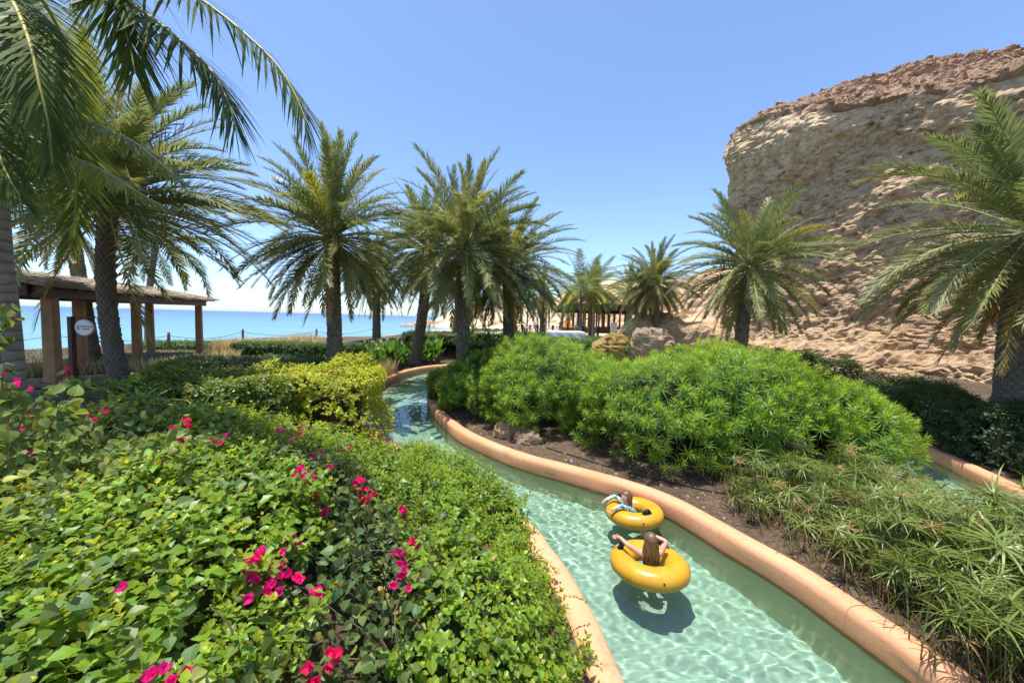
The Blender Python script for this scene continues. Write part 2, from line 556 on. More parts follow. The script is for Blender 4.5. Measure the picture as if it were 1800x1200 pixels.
st = np.concatenate([np.linspace(0, 1.0, 40, endpoint=False), np.linspace(1.0, 8.0, 540, endpoint=False), np.linspace(8.0, 14.0, 300, endpoint=False), np.linspace(14, len(so) - 1, 150)])
V = band(st, 92, 0.0)
V[..., 2] = waves(V)
o = struct('river_water', V.reshape(-1, 3), grid_faces(len(st), 92)[:, ::-1], M_water, True)
o.cycles.is_caustics_caster = True

# ------------------------------------------------------------------ rock
def sandstone(name, a, b, crack=1.6, strata=0.0, bstr=0.9):
    t = NT(name)
    p_ = t.pos()
    c = t.ramp(t.noise(p_, 0.35, 6, 0.6), [(0.28, a), (0.72, b)])
    c2 = t.ramp(t.noise(p_, 3.0, 7, 0.7), [(0.3, (0.62, 0.57, 0.52)), (0.5, (1, 1, 1)), (0.75, (1.12, 1.08, 1.02))])
    c = t.mix(c, c2, mode='MULTIPLY')
    if strata:
        mp = t.n('Mapping'); t.l(p_, mp.inputs['Vector']); mp.inputs['Scale'].default_value = (0.12, 0.12, 1.3); mp.inputs['Rotation'].default_value = (0.18, 0.1, 0)
        c = t.mix(c, t.ramp(t.noise(mp.outputs[0], strata, 5, 0.6), [(0.35, (0.62, 0.47, 0.34)), (0.5, (1, 1, 1)), (0.62, (1.05, 1.0, 0.95)), (0.75, (0.75, 0.58, 0.42))]), mode='MULTIPLY')
    vo = t.n('TexVoronoi', feature='DISTANCE_TO_EDGE', Scale=crack)
    dv = t.n('VectorMath', operation='MULTIPLY_ADD')
    nz = t.n('TexNoise', Scale=1.3, Detail=4); t.l(p_, nz.inputs['Vector'])
    t.l(nz.outputs['Color'], dv.inputs[0]); dv.inputs[1].default_value = (0.9, 0.9, 0.9); t.l(p_, dv.inputs[2])
    t.l(dv.outputs[0], vo.inputs['Vector'])
    cr = t.ramp(vo.outputs['Distance'], [(0.0, (0.45, 0.45, 0.45)), (0.06, (1, 1, 1))])
    hgt = t.mix(cr, t.noise(p_, 6.5, 9, 0.75), mode='MULTIPLY')
    t.set(Base_Color=c, Roughness=0.95)
    t.p.inputs['Specular IOR Level'].default_value = 0.1
    t.bump(hgt, bstr, 0.2)
    return t.m
M_cliff = sandstone('cliff_sandstone', (0.56, 0.375, 0.215), (0.73, 0.53, 0.335))
def paler_bed(m):
    # an upper, paler rock bed that meets the brown rock along a dipping contact
    T = m.node_tree; pr = T.nodes['Principled BSDF']
    src = pr.inputs['Base Color'].links[0].from_socket
    g = T.nodes.new('ShaderNodeNewGeometry'); d = T.nodes.new('ShaderNodeVectorMath'); d.operation = 'DOT_PRODUCT'; d.inputs[1].default_value = (-0.42, 0.0, 1.0)
    nz = T.nodes.new('ShaderNodeTexNoise'); nz.inputs['Scale'].default_value = 0.5; nz.inputs['Detail'].default_value = 6
    T.links.new(g.outputs['Position'], d.inputs[0]); T.links.new(g.outputs['Position'], nz.inputs['Vector'])
    ad = T.nodes.new('ShaderNodeMath'); ad.operation = 'MULTIPLY_ADD'; ad.inputs[1].default_value = 3.0
    T.links.new(nz.outputs['Fac'], ad.inputs[0]); T.links.new(d.outputs['Value'], ad.inputs[2])
    r = T.nodes.new('ShaderNodeMapRange'); r.inputs[1].default_value = 6.2; r.inputs[2].default_value = 7.6
    T.links.new(ad.outputs[0], r.inputs[0])
    mx = T.nodes.new('ShaderNodeMix'); mx.data_type = 'RGBA'; mx.blend_type = 'MULTIPLY'
    mx.inputs[7].default_value = (1.17, 1.24, 1.28, 1)
    T.links.new(r.outputs[0], mx.inputs[0]); T.links.new(src, mx.inputs[6]); T.links.new(mx.outputs[2], pr.inputs['Base Color'])
paler_bed(M_cliff)
M_rubble = sandstone('weathered_top_rock', (0.40, 0.245, 0.15), (0.62, 0.42, 0.28), 3.0)
M_pale = sandstone('pale_sandstone', (0.70, 0.52, 0.32), (0.84, 0.69, 0.48), 0.25, 0.35, 0.6)
M_boulder = sandstone('boulder_rock', (0.42, 0.30, 0.19), (0.62, 0.49, 0.35), 4.0)
M_goldrock = sandstone('golden_rock', (0.40, 0.27, 0.08), (0.52, 0.39, 0.17), 4.0)

# the big cliff: plan line of the foot, from behind its far end round the corner and on towards the viewer
plan = catmull([(40, 62), (27, 42), (18.5, 31), (14.4, 25.6), (13.25, 23.4), (13.5, 21.6), (14.6, 19.8), (16.2, 17.8), (18.2, 15.2), (20.6, 11.4), (22.6, 6.5), (24.2, 0.5), (26, -8)], 0.14)
pd = norm(np.gradient(plan, axis=0)); pn = np.stack([pd[:, 1], -pd[:, 0]], -1)       # candidates for outward
if pn[len(pn) // 2] @ np.array([-1, -1]) < 0: pn = -pn
sgn = np.concatenate([[0], np.cumsum(np.linalg.norm(np.diff(plan, axis=0), axis=1))])
icorner = ((plan - np.array([13.25, 23.4])) ** 2).sum(1).argmin()
rimz = 14.8 - 2.0 * sstep(0, 14, sgn - sgn[icorner]) + 0.5 * n2(sgn, 0 * sgn, 0.25, 3, 41)
NT_, NTOP = 150, 110
tt = np.linspace(0, 1, NT_)
zz = 0.4 + (rimz[:, None] - 0.4) * tt[None]
# profile: foot stands forward, face hollow, rim overhangs
foot = 0.7 * np.exp(-((zz - 0.4) / 2.0) ** 2) * sstep(-1, 4, sgn - sgn[icorner])[:, None]
ledge = 0.55 * sstep(2.7, 2.2, zz + 0.5 * n2(sgn, 0 * sgn, 0.3, 3, 44)[:, None])
hollow = -0.75 * np.sin(np.pi * np.clip((zz - 2.5) / (rimz[:, None] - 2.5), 0, 1)) ** 1.3
offs = foot + ledge + hollow
FP = plan[:, None] + pn[:, None] * offs[..., None]
FV = np.concatenate([FP, zz[..., None]], -1)
# top: from the rim inwards and up
qq = np.linspace(0, 1, NTOP) ** 1.5 * 34
inw = -pn[:, None] * np.ones((1, NTOP, 1))
dome = np.array([30.0, 22.0])
cdir = norm(dome[None] - plan)
w_ = sstep(0, 9, qq)[None, :, None]
inw = norm(inw * (1 - w_) + cdir[:, None] * w_)
TP = plan[:, None] + inw * qq[None, :, None]
TZ = rimz[:, None] + 5.6 * (1 - np.exp(-qq / 9.0))[None] * (0.75 + 0.25 * sstep(0, 8, sgn - sgn[icorner] + 6))[:, None]
TV = np.concatenate([TP, TZ[..., None]], -1)
V = np.concatenate([FV, TV[:, 1:]], 1)
nu, nv = V.shape[:2]
du = np.gradient(V, axis=0); dv = np.gradient(V, axis=1)
nn = norm(np.cross(du, dv))
if nn[nu // 2, 40] @ np.array([-1, -1, 0]) < 0: nn = -nn
P3 = V.copy()
# bedding planes dip gently: sample noise in a tilted, squashed frame
Pw = P3 + 0.8 * np.stack([fbm(P3 * 0.4, 3, 51), fbm(P3 * 0.4, 3, 52), fbm(P3 * 0.4, 3, 53)], -1)
tilt = Pw.copy(); tilt[..., 2] = Pw[..., 2] - 0.35 * Pw[..., 0] * 0.5
big = fbm(tilt * np.array([0.22, 0.22, 0.35]), 4, 55)
mid = fbm(tilt * np.array([0.9, 0.9, 1.3]), 4, 56)
rid = 1 - np.abs(fbm(tilt * np.array([0.55, 0.55, 1.0]), 4, 57)) * 2
fine = np.abs(fbm(Pw * 2.6, 4, 58)) + 0.28 * fbm(P3 * 7.0, 2, 63)
def worley(Q, seed):
    I = np.floor(Q).astype(np.int64)
    f1 = np.full(Q.shape[:-1], 9.0); f2 = f1.copy(); idv = np.zeros(Q.shape[:-1])
    for a in (-1, 0, 1):
        for b in (-1, 0, 1):
            for c in (-1, 0, 1):
                i, j, k = I[..., 0] + a, I[..., 1] + b, I[..., 2] + c
                px_ = np.stack([i + hash3(i, j, k, seed), j + hash3(i, j, k, seed + 1), k + hash3(i, j, k, seed + 2)], -1)
                dd_ = np.linalg.norm(px_ - Q, axis=-1)
                idv = np.where(dd_ < f1, hash3(i, j, k, seed + 3), idv)
                f2 = np.minimum(f2, np.maximum(f1, dd_)); f1 = np.minimum(f1, dd_)
    return f2 - f1, idv
e1, id1 = worley(tilt * np.array([1.0, 1.0, 0.9]), 201)
e2, id2 = worley(Pw * np.array([2.3, 2.3, 2.0]), 211)
crk = -0.17 * np.exp(-e1 / 0.06) + 0.12 * (id1 - 0.5) * sstep(0.0, 0.16, e1) - 0.13 * np.exp(-e2 / 0.08) + 0.12 * (id2 - 0.5) * sstep(0, 0.2, e2)
upz = sstep(9.0, 11.0, V[..., 2] - 0.42 * (V[..., 0] - 13))
Sq = np.stack([np.broadcast_to(sgn[:, None], V.shape[:2]) * 0.9, V[..., 2] * 0.14, np.zeros(V.shape[:2])], -1)
flute = upz * 0.34 * (0.5 - np.abs(fbm(Sq + 0.3 * fbm(P3 * 0.5, 2, 59)[..., None], 3, 60)) * 2)
onface = np.concatenate([np.ones(NT_), np.zeros(NTOP - 1)])[None]
rimfade = np.concatenate([sstep(1.0, 0.94, tt), sstep(0, 0.06, np.linspace(0, 1, NTOP)[1:])])[None]
disp = onface * (0.75 * big * rimfade + 0.16 * mid + 0.10 * (rid - 0.5) + 0.20 * fine + crk + flute) + (1 - onface) * (0.4 * mid * rimfade + 0.5 * fine + 0.3 * big)
V = V + nn * disp[..., None]
CLIFF_TOP = V[:, NT_ + 2:].copy(); CLIFF_TN = nn[:, NT_ + 2:].copy()
fcs = grid_faces(nu, nv)
mi = ((fcs[:, 0] % nv) >= NT_ - 2).astype(int)
if np.cross(V[101, 40] - V[100, 40], V[100, 41] - V[100, 40]) @ np.array([-1, -1, 0]) < 0: fcs = fcs[:, ::-1]
o = struct('cliff', V.reshape(-1, 3), fcs, [M_cliff, M_rubble], False, midx=mi, label='tall overhanging sandstone cliff with a rubbly sloping top')

# loose rubble on the cliff top
def rock_template(n=10, seed=0, sub=1):
    r = np.random.default_rng(seed)
    u = np.linspace(0, np.pi, n // 2 + 1); v = np.linspace(0, 2 * np.pi, n, endpoint=False)
    V = [(0, 0, 1.0)] + [(math.sin(a) * math.cos(b), math.sin(a) * math.sin(b), math.cos(a)) for a in u[1:-1] for b in v] + [(0, 0, -1.0)]
    V = np.array(V)
    V = V * (1 + 0.45 * fbm(V * 1.4 + seed * 7.7, 3, seed))[:, None]
    T = []; Q = []
    m = len(u) - 2
    for j in range(n):
        T.append((0, 1 + j, 1 + (j + 1) % n))
        T.append((len(V) - 1, 1 + (m - 1) * n + (j + 1) % n, 1 + (m - 1) * n + j))
        for i in range(m - 1):
            a, b = 1 + i * n, 1 + (i + 1) * n
            T += [(a + j, b + j, b + (j + 1) % n), (a + j, b + (j + 1) % n, a + (j + 1) % n)]
    return V, np.array(T)
r2 = np.random.default_rng(77)
Vs, Fs, off = [], [], 0
for k in range(4):
    tv, tf = rock_template(7, 60 + k)
    K = 1400
    iu = r2.integers(icorner - 60, nu - 1, K); iv = (r2.random(K) ** 1.3 * (CLIFF_TOP.shape[1] * 0.72)).astype(int)
    T = CLIFF_TOP[iu, iv]
    S = (0.05 + 0.17 * r2.random(K) ** 3)[:, None] * np.array([1, 1, 0.75]) * r2.uniform(0.7, 1.3, (K, 3))
    a = norm(r2.normal(size=(K, 3)) * 0.4 + np.array([0, 0, 1])); d = r2.normal(size=(K, 3))
    v, f = scatter(tv, tf, frames(d, a), T, S)
    Vs.append(v); Fs.append(f + off); off += len(v)
rub = struct('cliff_rubble', np.concatenate(Vs), np.concatenate(Fs), M_rubble, False)
rub['kind'] = 'stuff'; rub['label'] = 'brown rubble scattered over the sloping cliff top'; rub['category'] = 'rubble'

# low outcrop running on from the cliff's foot
def ridge(name, line, top, mat, width=1.5, jit=0.35, label=None, zb=0.5, nt=24, step=0.25, fr=0.8, ex=0.6):
    L = catmull(line, step)
    s = np.linspace(0, 1, len(L))
    tp = np.interp(s, np.linspace(0, 1, len(top)), top)
    d = norm(np.gradient(L, axis=0)); q = np.stack([d[:, 1], -d[:, 0]], -1)
    th = np.linspace(0, np.pi, nt)
    cx = np.sign(np.cos(th)) * np.abs(np.cos(th)) ** ex; cz = np.sin(th) ** ex
    P2 = L[:, None] + q[:, None] * (cx * width)[None, :, None]
    Z = zb + (tp - zb)[:, None] * cz[None]
    V = np.concatenate([P2, Z[..., None]], -1)
    nrm = np.concatenate([q[:, None] * cx[None, :, None], np.broadcast_to(cz[None, :, None], P2.shape[:2] + (1,))], -1)
    V += norm(nrm) * (jit * (fbm(V * fr, 4, 61) + 0.5 * np.abs(fbm(V * fr * 3, 3, 62))))[..., None]
    return struct(name, V.reshape(-1, 3), grid_faces(len(L), nt), mat, False, label=label)
ridge('rock_outcrop', [(8.3, 29.5), (9.6, 27.6), (11.5, 26.2), (13.8, 24.4), (15, 22)], [2.0, 4.3, 3.6, 3.2, 4.0], M_cliff, 1.3, 0.6, 'low rock wall at the foot of the cliff')

# pale headland and cliffs across the bay
def far_cliff(name, line, top, label, width, zb=-2.0, jit=3.5, fr=0.12, mat=None):
    return ridge(name, line, top, mat or M_pale, width, jit, label, zb, 90, 1.0, fr, 1.0)
far_cliff('headland', [(-44, 214), (-36, 214), (-24, 218), (-10, 226)], [0.5, 8.5, 10.5, 7.0], 'pale banded headland rising from the sea', 17, jit=2.2)
far_cliff('hill_range', [(-17, 205), (-2, 200), (18, 190), (38, 178), (62, 160)], [4.0, 10.0, 13.0, 19.0, 24.0], 'pale sandstone hills behind the beach', 40)
far_cliff('hill', [(26, 128), (38, 120), (52, 108), (66, 92), (90, 80)], [4.0, 11.0, 17.0, 21.0, 24.0], 'sunlit rocky hill behind the cliff', 26, jit=5.0, fr=0.16, mat=M_cliff)

# ------------------------------------------------------------------ palms
M_date = leaf_mat('date_palm_leaflet', (0.245, 0.265, 0.115), (0.34, 0.36, 0.11), 0.32, 0.42, 0.38, 0.8)
M_coco = leaf_mat('coconut_palm_leaflet', (0.15, 0.20, 0.055), (0.27, 0.32, 0.055), 0.36, 0.48, 0.3, 0.8)
M_rachis = plain_mat('palm_frond_stalk', (0.33, 0.34, 0.14), 0.5, 0.2, 4, 0, tint=True)
M_trunk = plain_mat('date_palm_trunk', (0.13, 0.105, 0.08), 0.95, 0.35, 7, 0.8, 26, 0.03)
M_boot = plain_mat('palm_leaf_base', (0.20, 0.165, 0.125), 0.95, 0.4, 9, 0.7, 40, 0.015)
t = NT('coconut_trunk')
o_ = t.coord()
sp = t.n('SeparateXYZ'); t.l(o_, sp.inputs[0])
wv = t.n('TexWave', wave_type='BANDS', bands_direction='Z', Scale=2.6, Distortion=3.5, Detail=4)
t.l(o_, wv.inputs['Vector'])
cc = t.ramp(t.noise(o_, 5, 5), [(0.3, (0.20, 0.17, 0.14)), (0.7, (0.34, 0.30, 0.25))])
t.set(Base_Color=t.mix(cc, t.ramp(wv.outputs['Fac'], [(0.0, (0.6, 0.58, 0.56)), (0.3, (1, 1, 1))]), mode='MULTIPLY'), Roughness=0.9)
t.bump(wv.outputs['Fac'], 0.35, 0.015)
M_ctrunk = t.m
M_fruit = plain_mat('date_stalk', (0.50, 0.27, 0.05), 0.6, 0.2)

def curve_from_angles(L, e0, e1, n, power=1.3):
    """arching line in the XZ plane that leaves at elevation e0 and ends at e1"""
    s = np.linspace(0, 1, n)
    a = e0 + (e1 - e0) * s ** power
    ds = L / (n - 1)
    x = np.concatenate([[0], np.cumsum(np.cos(a[:-1]) * ds)]); z = np.concatenate([[0], np.cumsum(np.sin(a[:-1]) * ds)])
    return np.stack([x, np.zeros(n), z], -1)

def frond_arrays(P, nl, length, width, rs, ang=(75, 25), lift=25, grav=0.0, petiole=0.1, tint=(1, 1, 1), tris=4, curl=0.15, side=None, gap=0.0, ljit=9):
    """leaflets along the polyline P. Returns V, T, tint."""
    P = np.asarray(P, float)
    s = np.concatenate([[0], np.cumsum(np.linalg.norm(np.diff(P, axis=0), axis=1))]); s /= s[-1]
    u = np.linspace(petiole, 0.995, nl)
    Vs, Ts, Cs = [], [], []
    off = 0
    D = norm(np.gradient(P, axis=0))
    for sd in (-1, 1):
        uu = np.clip(u + rs.normal(0, 0.3 / nl, nl), petiole, 1)
        q = np.stack([np.interp(uu, s, P[:, k]) for k in range(3)], -1)
        d = norm(np.stack([np.interp(uu, s, D[:, k]) for k in range(3)], -1))
        if side is None:
            lat = norm(np.cross(d, np.array([0, 0, 1.0]) + 1e-3))
        else:
            lat = norm(np.cross(d, np.asarray(side, float)))
        upv = norm(np.cross(lat, d))
        a = np.radians(ang[0] + (ang[1] - ang[0]) * uu + rs.normal(0, 5, nl))
        li = np.radians(lift + rs.normal(0, ljit, nl))
        dirv = d * np.cos(a)[:, None] + (sd * lat * np.cos(li)[:, None] + upv * np.sin(li)[:, None]) * np.sin(a)[:, None]
        prof = np.minimum(1, (uu - petiole) / 0.18 * 0.7 + 0.35) * (1 - 0.55 * np.clip((uu - 0.6) / 0.4, 0, 1) ** 1.5)
        Lf = length * prof * rs.uniform(0.82, 1.1, nl)
        if gap: Lf = Lf * (rs.random(nl) > gap)
        Wf = width * (0.6 + 0.4 * prof)
        g = np.array([0, 0, -1.0]) * grav
        tipdir = norm(dirv * (1 - 0) + g * 1.0)
        middir = norm(dirv + g * 0.45)
        wv = norm(np.cross(dirv, upv)) 
        m1 = q + middir * (Lf * 0.45)[:, None]
        tip = m1 + tipdir * (Lf * 0.55)[:, None]
        keel = norm(np.cross(wv, dirv))
        hw = (Wf / 2)[:, None]
        A = q + wv * hw * 0.7; B = q - wv * hw * 0.7
        Mi = m1 - keel * hw * 0.5 * np.sign((keel * upv).sum(1, keepdims=True))
        E1 = m1 + wv * hw; E2 = m1 - wv * hw
        V = np.stack([A, B, E1, E2, tip], 1)
        T = np.array([(0, 1, 3), (0, 3, 2), (2, 3, 4)])
        Vs.append(V.reshape(-1, 3)); Ts.append((T[None] + (np.arange(nl) * 5)[:, None, None]).reshape(-1, 3) + off); off += nl * 5
        br = rs.uniform(0.82, 1.15, nl)[:, None] * np.asarray(tint)[None]
        Cs.append(np.repeat(br, 5, 0))
    return np.concatenate(Vs), np.concatenate(Ts), np.concatenate(Cs)

def rachis_arrays(P, r0, r1, n=5):
    return tube_arrays(P, np.linspace(r0, r1, len(P)), n, True)

FR = np.random.default_rng(3)
def date_class(e0, bend, tint, L=2.9, nl=92, gap=0.0):
    """a pair of meshes (stalk, leaflets) for one attitude of a date palm frond of length L"""
    P = curve_from_angles(L, R_(e0), R_(e0 - bend), 14)
    # slight sideways sweep
    P[:, 1] += FR.normal(0, 0.10) * np.linspace(0, 1, 14) ** 2 * L
    V, T, c = frond_arrays(P, nl, 0.40, 0.027, FR, (64, 24), 26, 0.14, 0.13, tint, gap=gap, ljit=15)
    ml = make_mesh('leaflets', V, T, M_date, False, c)
    V2, Q2, T2 = rachis_arrays(P, 0.026, 0.005)
    mr_ = make_mesh('frond', V2, [Q2, T2], M_rachis, True, np.tile(np.array(tint) ** 0.5, (len(V2), 1)))
    return mr_, ml
G1, G2, G3, YG, BR = (1.0, 1.0, 1.0), (0.85, 0.95, 1.0), (1.12, 1.08, 0.95), (1.5, 1.35, 0.5), (1.5, 1.0, 0.75)
DATE = {}
for e0, bend in ((86, 14), (76, 30), (66, 42), (54, 52), (42, 58), (28, 60), (14, 58), (0, 52), (-14, 46), (-28, 38), (-45, 28), (-62, 18)):
    tl = [G1, G2] if e0 > 30 else ([G1, G3] if e0 > -20 else [G3, (1.2, 1.0, 0.85)])
    DATE[e0] = [date_class(e0, bend + FR.uniform(-8, 8), tl[k % 2]) for k in range(2)]
DATE_DEAD = [date_class(-55, 25, BR, gap=0.25), date_class(-68, 14, BR, gap=0.3)]
DATE_YELLOW = [date_class(30, 75, YG), date_class(50, 70, YG)]

def boot_template():
    V = np.array([(-0.5, 0, 0.0), (0.5, 0, 0.0), (-0.36, 0.55, 0.5), (0.36, 0.55, 0.5), (-0.22, 0.75, 1.0), (0.22, 0.75, 1.0), (0, -0.1, 1.0), (0, 0.1, 0.0), (-0.1, 0.15, 1.15), (0.1, 0.15, 1.15)])
    V = np.array([(-0.52, -0.12, 0), (0.52, -0.12, 0), (-0.44, 0.22, 0.55), (0.44, 0.22, 0.55), (-0.26, 0.36, 1.0), (0.26, 0.36, 1.0), (-0.3, -0.1, 1.12), (0.3, -0.1, 1.12), (-0.52, -0.2, 0.6), (0.52, -0.2, 0.6), (0, 0.12, 0.05), (0, 0.36, 0.58)])
    T = np.array([(0, 10, 2), (10, 11, 2), (10, 1, 11), (1, 3, 11), (2, 11, 4), (11, 5, 4), (11, 3, 5), (4, 5, 7), (4, 7, 6), (0, 2, 8), (2, 4, 8), (4, 6, 8), (1, 9, 3), (3, 9, 5), (5, 9, 7)])
    return V, T
BOOT_V, BOOT_T = boot_template()
ME_BOOT = make_mesh('leaf_base', BOOT_V, BOOT_T, M_boot, False)

def trunk_path(base, top, bow=(0, 0), n=26):
    base, top = np.array(base, float), np.array(top, float)
    s = np.linspace(0, 1, n)[:, None]
    P = base + (top - base) * s
    P[:, :2] += np.array(bow)[None] * np.sin(np.pi * s) 
    return P

def date_palm(label, base, top, r=0.22, scale=1.0, nf=52, bow=(0, 0), parts=False, seed=0, emax=86, dead=6, low=-62, flare=1.25, fruit=0, yellow=2, rows=None):
    rs = np.random.default_rng(1000 + seed)
    th = thing('date_palm', label, 'palm tree', base, 'date palms of the garden')
    P = trunk_path(base, top, bow)
    s = np.linspace(0, 1, len(P))
    rad = r * (1 + (flare - 1) * np.exp(-s * 7) + 0.18 * sstep(0.8, 0.98, s))
    tr_v, tr_q, tr_t = tube_arrays(P, rad * 0.94, 14)
    trunk = part('trunk', tr_v, [tr_q, tr_t], M_trunk, th, True)
    # leaf bases in a spiral
    L = np.linalg.norm(np.array(top) - np.array(base))
    bh = 0.12 * (r / 0.22) ** 0.5
    nr = int(L / (bh * 0.82)); per = 11
    k = np.arange(nr * per)
    row = k // per
    u = (row + (k % per) / per * 0.9 + 0.3) / nr
    az = (k % per) * 2 * np.pi / per + row * (np.pi / per) * 1.03
    c = np.stack([np.interp(u, s, P[:, q]) for q in range(3)], -1)
    d = norm(np.stack([np.interp(u, s, np.gradient(P[:, q])) for q in range(3)], -1))
    rr = np.interp(u, s, rad)
    o_ = np.stack([np.cos(az), np.sin(az), 0 * az], -1)
    o_ = norm(o_ - d * (o_ * d).sum(1, keepdims=True))
    T = c + o_ * (rr * 0.93)[:, None]
    x = np.cross(o_, d)
    R = np.stack([x, norm(o_ + d * rs.normal(0, 0.12, len(k))[:, None]), d], -1)
    S = np.stack([2 * np.pi * rr / per * 0.98, bh * rs.uniform(0.6, 1.25, len(k)), bh * 1.12 * rs.uniform(0.75, 1.15, len(k))], -1)
    toC = norm(np.array([0, 0, 3.4]) - c)
    face = (o_ * toC).sum(1)
    sel = np.zeros(len(k), bool)
    if parts:
        order = np.argsort(-face)
        order = order[u[order] < 0.97][:300]
        sel[order] = True
        for i in order:
            m = np.eye(4); m[:3, :3] = R[i] * S[i][None]; m[:3, 3] = T[i] - np.array(base)
            put('leaf_base', ME_BOOT, trunk, Matrix(m.tolist()))
    v, f = scatter(BOOT_V, BOOT_T, R[~sel], T[~sel], S[~sel])
    part('leaf_bases', v, f, M_boot, trunk, False, kind='stuff')
    # crown
    head = np.array(top) - np.array(base)
    keys = sorted(DATE)
    for j in range(nf):
        w = (j + 0.5) / nf
        e = emax - (emax - low) * w ** 0.92 + rs.normal(0, 5)
        kk = min(keys, key=lambda q: abs(q - e))
        az = j * 2.39996 + rs.normal(0, 0.18)
        me = DATE[kk][rs.integers(2)]
        if j < yellow * 14 and j % 14 == 9: me = DATE_YELLOW[j % 2]
        if j >= nf - dead: me = DATE_DEAD[j % 2]
        sc = scale * rs.uniform(0.86, 1.08) * (0.80 if kk > 80 else 1) * (0.9 if kk < -20 else 1)
        m = Matrix.Translation(Vector(head) + Vector((math.cos(az), math.sin(az), 0)) * r * 0.6 + Vector((0, 0, (0.45 * (1 - w) - 0.15) * scale))) @ Matrix.Rotation(az, 4, 'Z') @ Matrix.Rotation(R_(rs.normal(0, 14)), 4, 'X') @ Matrix.Rotation(R_(kk - e) * 0.6, 4, 'Y') @ Matrix.Scale(sc, 4)
        fr = put('frond', me[0], th, m)
        put('leaflets', me[1], fr, kind='stuff')
    for j in range(fruit):
        az = rs.uniform(3.6, 5.8)
        mb = MB()
        h = np.array(top)
        for q in range(9):
            a = az + rs.normal(0, 0.2); ln = 0.55 * rs.uniform(0.7, 1.1)
            Pq = curve_from_angles(ln, R_(50 + rs.normal(0, 12)), R_(-60), 7)
            Pq = np.stack([Pq[:, 0] * math.cos(a), Pq[:, 0] * math.sin(a), Pq[:, 2]], -1) + h + np.array([math.cos(az), math.sin(az), 0]) * r
            mb.tube(Pq, np.linspace(0.01, 0.018, 7), 5)
        mb.part('date_stalk', M_fruit, th, True)
    return th

# coconut fronds: long leaflets that hang
def coco_class(e0, bend, tint, L=3.6, nl=80, ll=0.78, grav=0.5, wid=0.034):
    P = curve_from_angles(L, R_(e0), R_(e0 - bend), 18, 1.2)
    P[:, 1] += FR.normal(0, 0.08) * np.linspace(0, 1, 18) ** 2 * L
    V, T, c = frond_arrays(P, nl, ll, wid, FR, (68, 28), 8, grav, 0.2, tint)
    ml = make_mesh('leaflets', V, T, M_coco, False, c)
    V2, Q2, T2 = rachis_arrays(P, 0.035, 0.006)
    mr_ = make_mesh('frond', V2, [Q2, T2], M_rachis, True, np.tile(np.array(tint) ** 0.5, (len(V2), 1)))
    return mr_, ml
COCO = {}
for e0, bend in ((80, 30), (62, 60), (45, 75), (25, 80), (5, 75), (-15, 60), (-35, 45)):
    COCO[e0] = [coco_class(e0, bend, q) for q in (G1, G3)]
COCO_YELLOW = [coco_class(10, 70, (2.2, 1.7, 0.6))]
COCO_DEAD = [coco_class(-45, 38, BR)]

def coconut_palm(label, base, top, r=0.13, scale=1.0, nf=24, bow=(0, 0), seed=0, low=-35, yellow=2, dead=1, fr_az=None, group='coconut palms of the garden'):
    rs = np.random.default_rng(2000 + seed)
    th = thing('coconut_palm', label, 'palm tree', base, group)
    P = trunk_path(base, top, bow)
    s = np.linspace(0, 1, len(P))
    rad = r * (1 + 0.35 * np.exp(-s * 9) - 0.25 * s)
    v, q, t_ = tube_arrays(P, rad, 12)
    part('trunk', v, [q, t_], M_ctrunk, th, True)
    head = np.array(top) - np.array(base)
    keys = sorted(COCO)
    for j in range(nf):
        w = (j + 0.5) / nf
        e = 84 - (84 - low) * w + rs.normal(0, 6)
        kk = min(keys, key=lambda z: abs(z - e))
        az = j * 2.39996 + rs.normal(0, 0.2) + seed
        me = COCO[kk][rs.integers(2)]
        if yellow and j in (nf * 2 // 3, nf * 3 // 4)[:yellow]: me = COCO_YELLOW[0]
        if j >= nf - dead: me = COCO_DEAD[0]
        m = Matrix.Translation(Vector(head)) @ Matrix.Rotation(az, 4, 'Z') @ Matrix.Rotation(R_(rs.normal(0, 18)), 4, 'X') @ Matrix.Scale(scale * rs.uniform(0.85, 1.08), 4)
        fr = put('frond', me[0], th, m)
        put('leaflets', me[1], fr, kind='stuff')
    return th

# ------------------------------------------------------------------ the palms of the place
date_palm('stout date palm in front of the thatched pavilion', (-9.06, 8.5, 1.55), (-9.30, 8.6, 5.75), 0.15, 1.16, 124, bow=(-0.18, 0), parts=True, seed=1, dead=2, yellow=1, low=-14)
date_palm('date palm with orange date stalks behind the yellow hedge', (-5.98, 12.5, 1.5), (-6.10, 12.5, 5.85), 0.21, 1.06, 118, seed=2, fruit=3, dead=7)
date_palm('slender distant date palm in front of the sea', (-8.8, 24.0, 1.5), (-8.85, 24.0, 5.9), 0.22, 1.05, 89, seed=3)
date_palm('leaning date palm beside the far bend of the river', (-4.75, 18.0, 1.0), (-4.25, 18.4, 6.6), 0.23, 1.12, 108, bow=(0.1, 0), seed=4)
date_palm('date palm with upright crown rising from the island shrubs', (-1.80, 13.6, 0.5), (-1.82, 13.6, 5.8), 0.215, 1.1, 118, seed=5, yellow=2)
date_palm('thick-trunked date palm behind the feathery island shrubs', (-0.18, 16.2, 0.6), (-0.25, 16.2, 5.5), 0.24, 1.08, 118, bow=(0.06, 0), seed=6, fruit=1, yellow=2)
date_palm('date palm in front of the low rock wall', (10.25, 26.0, 1.4), (9.85, 26.0, 6.1), 0.24, 1.05, 108, seed=7, dead=8)
date_palm('second trunk of date palm by the low rock wall', (9.55, 26.6, 1.4), (9.3, 26.6, 5.2), 0.25, 0.8, 40, seed=8)
date_palm('date palm spreading before the cliff face above the boulder', (8.80, 14.2, 0.6), (8.98, 14.2, 5.5), 0.21, 1.02, 108, bow=(-0.08, 0), seed=9, dead=5)
